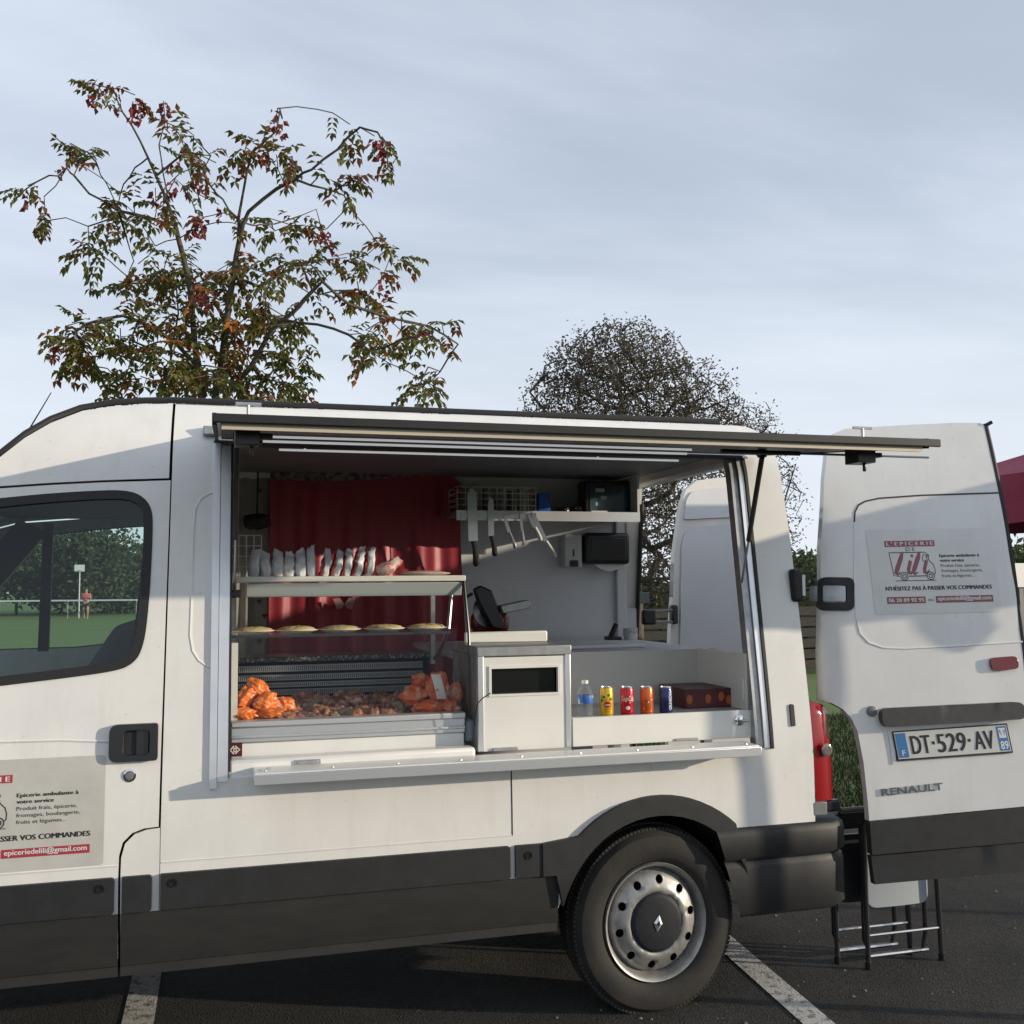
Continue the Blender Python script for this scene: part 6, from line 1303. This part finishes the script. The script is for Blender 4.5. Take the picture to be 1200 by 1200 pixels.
for k in tips:
    p = sk.p[k]; i = int(((tpos-np.array(tuple(p)))**2).sum(1).argmin()); mw = mixes[i]; d = (p-sk.p[sk.par[k]]).normalized()
    for _ in range(r.choice((1, 2, 2, 3))):
        mi = r.choices((0, 1, 2, 3), mw)[0]; dd = d+Vector((r.gauss(0, .55), r.gauss(0, .55), r.gauss(-0.15, .4)))
        if mi == 2:
            q = p.copy()
            for _k in range(r.randint(5, 9)):
                q = q+Vector((r.gauss(0, .016), r.gauss(0, .016), -0.022)); leaflet(lm, q, Vector((r.gauss(0, .7), r.gauss(0, .7), -0.7)), Vector((r.gauss(0, 1), r.gauss(0, 1), 1)), 0.066, 0.046, 2)
        else: compound(lm, p, dd, r, r.uniform(.15, .22), r.choice((3, 3, 4, 4)), 0.086, 0.043, mi)
    # a few leaves on the way
    if r.random() < 0.75 and sum(mw[:2]) > 4:
        pk_ = sk.p[sk.par[k]]; mi = r.choices((0, 1), (mw[0]+1, mw[1]))[0]; compound(lm, pk_, Vector((r.gauss(0, 1), r.gauss(0, 1), r.gauss(0, .5))), r, .18, 4, 0.075, 0.036, mi)
for i in ends:
    p = sk.p[i]; d = (p-sk.p[sk.par[i]]).normalized()
    for _ in range(4): compound(lm, p+d*r.uniform(-.12, .02), d+Vector((r.gauss(0, .6), r.gauss(0, .6), r.gauss(-.2, .4))), r, r.uniform(.14, .20), 4, 0.07, 0.035, r.choices((0, 1, 2), (5, 2, 2))[0])
link('crown', lm.mesh(), [LGREEN, LBROWN, LRED, LORG], tr1, 0)['kind'] = 'stuff'
# ---- generic tree: crown ellipsoids filled with twigs and small leaves
def tree(name, lab, base, trunk_top, ells, ntw, nleaf, leaf, mats, seed, rt, group=None, bark=None, hollow=0.35, tw_min=0.004, jit=0.06, spread=0.12, step=0.35):
    rr = random.Random(seed); s_ = Skel(); base = Vector(base); tt = Vector(trunk_top); s_.line([base.lerp(tt, t/4)+Vector((rr.gauss(0, .03), rr.gauss(0, .03), 0))*(t > 0) for t in range(5)])
    def samp(sh=0.0):
        c, rd_ = rr.choices(ells, [e[1][0]*e[1][1]*e[1][2] for e in ells])[0]
        while True:
            v = Vector((rr.uniform(-1, 1), rr.uniform(-1, 1), rr.uniform(-1, 1)))
            if sh < v.length <= 1: break
        return Vector((c[0]+v.x*rd_[0], c[1]+v.y*rd_[1], c[2]+v.z*rd_[2]))
    main = [samp(0.5) for _ in range(max(8, ntw//22))]; s_.grow(main, rr, step, -0.03, jit, bias=1.0)
    tips = s_.grow([samp(hollow) for _ in range(ntw)], rr, step*0.8, 0.0, jit*0.6, bias=0.3)
    t_ = thing(name, lab, 'tree', tuple(base), group); s_.mesh(rt, 0.46, tw_min, 0.4, 6).build('trunk', bark or BARKD, t_, 60)
    mb = MB()
    for k in tips:
        p = s_.p[k]
        for _ in range(nleaf):
            q = p+Vector((rr.gauss(0, spread), rr.gauss(0, spread), rr.gauss(0, spread))); leaflet(mb, q, Vector((rr.gauss(0, 1), rr.gauss(0, 1), rr.gauss(-.2, .8))), Vector((rr.gauss(0, 1), rr.gauss(0, 1), 1)), leaf*rr.uniform(.7, 1.3), leaf*0.6, rr.randrange(len(mats)) if rr.random() < 0.4 else 0)
    link('crown', mb.mesh(), mats, t_, 0)['kind'] = 'stuff'; return t_
LDK = leafmat('leaf dark olive', (0.095, 0.086, 0.058), (0.125, 0.105, 0.072)); LDK2 = leafmat('leaf dull brown', (0.145, 0.108, 0.078), (0.115, 0.088, 0.064))
D2 = 13.0
def e2(px, py, rx, ry, dd=0, dz=0): 
    c = depth(px, py, D2+dd); k = D2/1200; return (tuple(c), (rx*k, ry*k*1.1, ry*k))
b2 = depth(745, 560, D2); b2.z = 0; tt2 = depth(738, 520, D2)
tree('round_tree', 'dark round-crowned tree with fine bare twigs behind the van roof', b2, tt2, [e2(722, 462, 100, 84), e2(806, 480, 62, 66, 0.4), e2(655, 482, 52, 44, -0.4), e2(738, 424, 70, 52), e2(850, 510, 50, 46, 0.3), e2(700, 440, 60, 50, -0.3), e2(720, 560, 95, 60), e2(790, 590, 70, 110)], 3800, 6, 0.046, [LDK, LDK2], 21, 0.0034, hollow=0.05, tw_min=0.0062, jit=0.016, spread=0.048, step=0.20)
b3 = depth(875, 620, D2+1.0); b3.z = 0; tt3 = depth(872, 560, D2+1.0)
tree('slender_tree', 'slender dark tree with loose upright twigs seen past the rear of the roof', b3, tt3, [e2(868, 505, 40, 50, 1.0), e2(892, 540, 34, 60, 1.0), e2(915, 585, 26, 50, 1.0), e2(850, 560, 36, 60, 1.0), e2(880, 640, 50, 80, 1.0)], 520, 8, 0.040, [LDK, LDK2], 22, 0.0040, hollow=0.1, tw_min=0.0055, jit=0.016, spread=0.060, step=0.20)
# ---- wood edge beyond the field
LG2 = leafmat('leaf mid green', (0.075, 0.105, 0.040), (0.10, 0.125, 0.050)); LG3 = leafmat('leaf deep green', (0.050, 0.080, 0.034), (0.070, 0.095, 0.042))
far = [(20, 78, 5.2, 6), (58, 82, 4.2, 5), (92, 74, 6.4, 5.6), (122, 84, 4.6, 5), (156, 80, 5.0, 6), (200, 84, 6.5, 6), (-40, 80, 6, 6), (-90, 82, 5.5, 6), (930, 62, 3.4, 5), (985, 66, 3.2, 5), (1170, 60, 3.7, 5), (1210, 58, 3.5, 4), (1260, 62, 4.0, 5), (1120, 66, 3.6, 5)]
LB = {0: 'broad deep green tree at the far edge of the field', 1: 'mid green tree at the far edge of the field'}
for i, (px, dd, hh, wd) in enumerate(far):
    d_ = ray(px, 690); k = dd/math.hypot(d_.x, d_.y); b = Vector((CAM.x+d_.x*k, CAM.y+d_.y*k, 0)); rs = random.Random(400+i)
    ells = [((b.x+rs.uniform(-.3, .3)*wd, b.y+rs.uniform(-.3, .3)*wd, hh*rs.uniform(.28, .72)), (wd*rs.uniform(.36, .58), wd*rs.uniform(.36, .58), hh*rs.uniform(.24, .30))) for _ in range(8)]
    tree('far_tree', LB[i % 2], b, b+Vector((0, 0, hh*0.30)), ells, 330, 12, 0.42, [LG3, LG2] if i % 2 == 0 else [LG2, LG3], 500+i, 0.012, 'trees at the far edge of the field' if i % 2 == 0 else 'mid green trees at the far edge', hollow=0.3, tw_min=0.015, jit=0.12, spread=0.40, step=0.9)
# ---- hedge and low slatted fence behind the rear doors
HG = leafmat('hedge green', (0.025, 0.042, 0.016), (0.035, 0.050, 0.020))
def hedge(name, lab, x0, x1, y, h_, seed, n=2600):
    rr = random.Random(seed); mb = MB()
    for _ in range(n):
        u = rr.random(); z = h_*rr.random()**0.7*(0.9+0.1*math.sin(u*31+seed)+0.08*math.sin(u*77)); th = 0.35
        p = Vector((x0+(x1-x0)*u, y+rr.gauss(0, th*0.6), z+0.02)); leaflet(mb, p, Vector((rr.gauss(0, 1), rr.gauss(-.4, 1), rr.gauss(.2, .8))), Vector((rr.gauss(0, 1), rr.gauss(0, 1), 1)), 0.11*rr.uniform(.6, 1.3), 0.06, rr.randrange(2))
    t_ = thing(name, lab, 'hedge', ((x0+x1)/2, y, 0)); link('foliage', mb.mesh(), [HG, LG3], t_, 0)['kind'] = 'stuff'
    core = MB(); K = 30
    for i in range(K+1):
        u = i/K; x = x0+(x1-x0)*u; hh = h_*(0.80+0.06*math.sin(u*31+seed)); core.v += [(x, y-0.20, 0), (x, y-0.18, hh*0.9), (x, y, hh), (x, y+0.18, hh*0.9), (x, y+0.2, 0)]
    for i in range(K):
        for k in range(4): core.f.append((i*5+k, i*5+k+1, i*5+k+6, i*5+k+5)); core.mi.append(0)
    core.build('shade_core', mat('hedge shade', (0.012, 0.015, 0.009), 1.0), t_)  # solid core coloured near black to stand for shade inside the hedge
hedge('hedge', 'dark clipped hedge along the lawn behind the rear doors', 4.5, 24.0, 14.4, 2.0, 3, 15000)
fc = thing('low_fence', 'low weathered wooden slat fence in front of the hedge', 'fence', (7, 6.6, 0)); WOOD = mat('weathered wood', (0.040, 0.037, 0.030), 0.85, var=0.35, vscale=9, stretch=(1, 8, 8))
for i in range(6): MB().box((6.0, 12.60, 0.10+i*0.19), (18.0, 12.63, 0.26+i*0.19)).build('slat', WOOD, fc, bevel=0.006)
for i in range(6): MB().box((6.05+i*2.36, 12.63, 0.0), (6.13+i*2.36, 12.70, 1.26)).build('post', WOOD, fc, bevel=0.006)
# ---- grass verge seen through the lamp cut-out
rr = random.Random(9); mb = MB()
for _ in range(34000):
    x = rr.uniform(3.4, 9.5); y = 2.9+rr.random()**1.2*4.6; h_ = rr.uniform(.03, .08); a = rr.uniform(0, 6.28); mb.add([(x-0.006*math.cos(a), y-0.006*math.sin(a), -0.004), (x+0.006*math.cos(a), y+0.006*math.sin(a), -0.004), (x+rr.gauss(0, .03), y+rr.gauss(0, .03), h_)], [(0, 1, 2)])
o = mb.build('grass', leafmat('grass blade', (0.020, 0.036, 0.010), (0.034, 0.046, 0.016)), smooth=0); tag(o, 'short green grass along the kerb', 'grass', kind='stuff')  # blade colour made dark to carry the shade of the tent
# ---- board sign at the right edge
bs = depth(1196, 672, 12.0); sg_ = thing('notice_board', 'white notice board on posts beyond the tent', 'sign', (bs.x, bs.y, 0)); MB().box((bs.x-0.15, bs.y, bs.z-0.16), (bs.x+1.2, bs.y+0.03, bs.z+0.12)).build('panel', SIGNWHITE, sg_)
for x in (0, 1.0): MB().box((bs.x+x, bs.y+0.03, 0), (bs.x+x+0.06, bs.y+0.08, bs.z+0.1)).build('post', GREYP, sg_)
# ---- basketball hoop, tape fence, far jogger seen through the cab
gp = depth(93, 692, 1.0); d_ = ray(93, 690); k = 66/math.hypot(d_.x, d_.y); hp_ = Vector((CAM.x+d_.x*k, CAM.y+d_.y*k, 0))
bh_ = thing('basketball_hoop', 'white basketball backboard on a post out on the field', 'hoop', tuple(hp_)); WP = mat('white board', (0.7, 0.7, 0.7), 0.5)
MB().cyl(hp_, hp_+Vector((0, 0, 2.9)), 0.035, n=10).build('post', WP, bh_); MB().box(hp_+Vector((-.28, -.12, 2.75)), hp_+Vector((.28, -.08, 3.15))).build('backboard', WP, bh_); MB().tube([hp_+Vector((.12*math.cos(a), -.25+.12*math.sin(a), 2.80)) for a in [6.283*i/16 for i in range(16)]], 0.012, 6, closed=True).build('rim', mat('hoop orange', (0.5, 0.12, 0.03), 0.5), bh_)
fx0 = ray(-80, 690); fx1 = ray(240, 690); A = Vector((CAM.x+fx0.x*60, CAM.y+fx0.y*60, 0)); B = Vector((CAM.x+fx1.x*60, CAM.y+fx1.y*60, 0))
tf = thing('tape_fence', 'low white tape fence strung across the field', 'fence', tuple(A)); MB().hexa([A+Vector((0, 0, 1.0)), B+Vector((0, 0, 1.0)), B+Vector((0, 0, 1.06)), A+Vector((0, 0, 1.06))], [A+Vector((0, .02, 1.0)), B+Vector((0, .02, 1.0)), B+Vector((0, .02, 1.09)), A+Vector((0, .02, 1.09))]).build('tape', WP, tf)
for i in range(5): p = A.lerp(B, i/4); MB().cyl(p, p+Vector((0, 0, 1.1)), 0.010, n=6).build('post', WP, tf)
# jogger
d_ = ray(101, 700); k = 62/math.hypot(d_.x, d_.y); jp = Vector((CAM.x+d_.x*k, CAM.y+d_.y*k, 0))
def skin(pts, edges, rad, mt, name, parent, sub=2):
    me = bpy.data.meshes.new(name); me.from_pydata([tuple(jp+Vector(p)) for p in pts], edges, []); o = link(name, me, mt, parent, 0)
    s1 = o.modifiers.new('s', 'SKIN'); s1.use_smooth_shade = True
    for i, q in enumerate(me.skin_vertices[0].data): q.radius = (rad[i], rad[i]); q.use_root = (i == 0)
    s2 = o.modifiers.new('d', 'SUBSURF'); s2.levels = sub; s2.render_levels = sub; return o
pe = thing('person', 'person jogging away across the field in a pink top and dark shorts', 'person', tuple(jp)); SK = mat('skin', (0.45, 0.27, 0.19), 0.6)
P = [(0, 0, .95), (0, 0, 1.15), (0, -.02, 1.38), (0, -.03, 1.50), (0, -.04, 1.62), (0, -.04, 1.74), (-.10, 0, .90), (-.11, -.10, .52), (-.10, .12, .16), (-.10, -.02, .06), (.10, 0, .90), (.11, -.22, .55), (.10, -.12, .12), (.10, -.26, .05), (-.19, 0, 1.40), (-.24, .14, 1.16), (-.20, -.08, 1.10), (.19, 0, 1.40), (.25, -.10, 1.15), (.20, -.26, 1.28)]
Ed = [(0, 1), (1, 2), (2, 3), (3, 4), (4, 5), (0, 6), (6, 7), (7, 8), (8, 9), (0, 10), (10, 11), (11, 12), (12, 13), (2, 14), (14, 15), (15, 16), (2, 17), (17, 18), (18, 19)]
skin(P, Ed, [.13, .12, .13, .055, .09, .07, .085, .06, .04, .03, .085, .06, .04, .03, .055, .042, .032, .055, .042, .032], SK, 'body', pe)
skin([(0, 0, 1.0), (0, 0, 1.15), (0, -.02, 1.38), (0, -.03, 1.46), (-.19, 0, 1.40), (-.23, .08, 1.26), (.19, 0, 1.40), (.23, -.06, 1.26)], [(0, 1), (1, 2), (2, 3), (2, 4), (4, 5), (2, 6), (6, 7)], [.16, .15, .16, .07, .075, .06, .075, .06], mat('pink top', (0.62, 0.12, 0.16), 0.8), 'pink_top', pe)
skin([(0, 0, .98), (-.10, 0, .88), (-.11, -.06, .62), (.10, 0, .88), (.11, -.13, .64)], [(0, 1), (1, 2), (0, 3), (3, 4)], [.155, .11, .09, .11, .09], mat('dark shorts', (0.02, 0.022, 0.03), 0.8), 'shorts', pe)
me = blob(0.098, 0.105, 0.10, 5, 0.05, 2); me.transform(Matrix.Translation(jp+Vector((0, -.02, 1.73)))); link('hair', me, mat('brown hair', (0.05, 0.03, 0.02), 0.8), pe)

# ---- loose grit and a few fallen leaves on the tarmac
rr = random.Random(31); mb = MB()
for _ in range(420):
    x = rr.uniform(-1.5, 5.0); y = rr.uniform(-1.6, 1.6) if x > 2.4 else rr.uniform(-1.6, 0.2); s_ = rr.uniform(0.003, 0.009)
    mb.add([(x+s_*math.cos(a+x)*rr.uniform(.7, 1.3), y+s_*math.sin(a+x)*rr.uniform(.7, 1.3), 0.0005) for a in (0, 1.57, 3.14, 4.71)]+[(x, y, s_*0.8)], [(0, 1, 4), (1, 2, 4), (2, 3, 4), (3, 0, 4)])
tag(mb.build('gravel', mat('pale grit', (0.20, 0.18, 0.15), 0.9, var=0.4, vscale=3), smooth=0), 'pale loose grit scattered over the dark tarmac', 'gravel', kind='stuff')
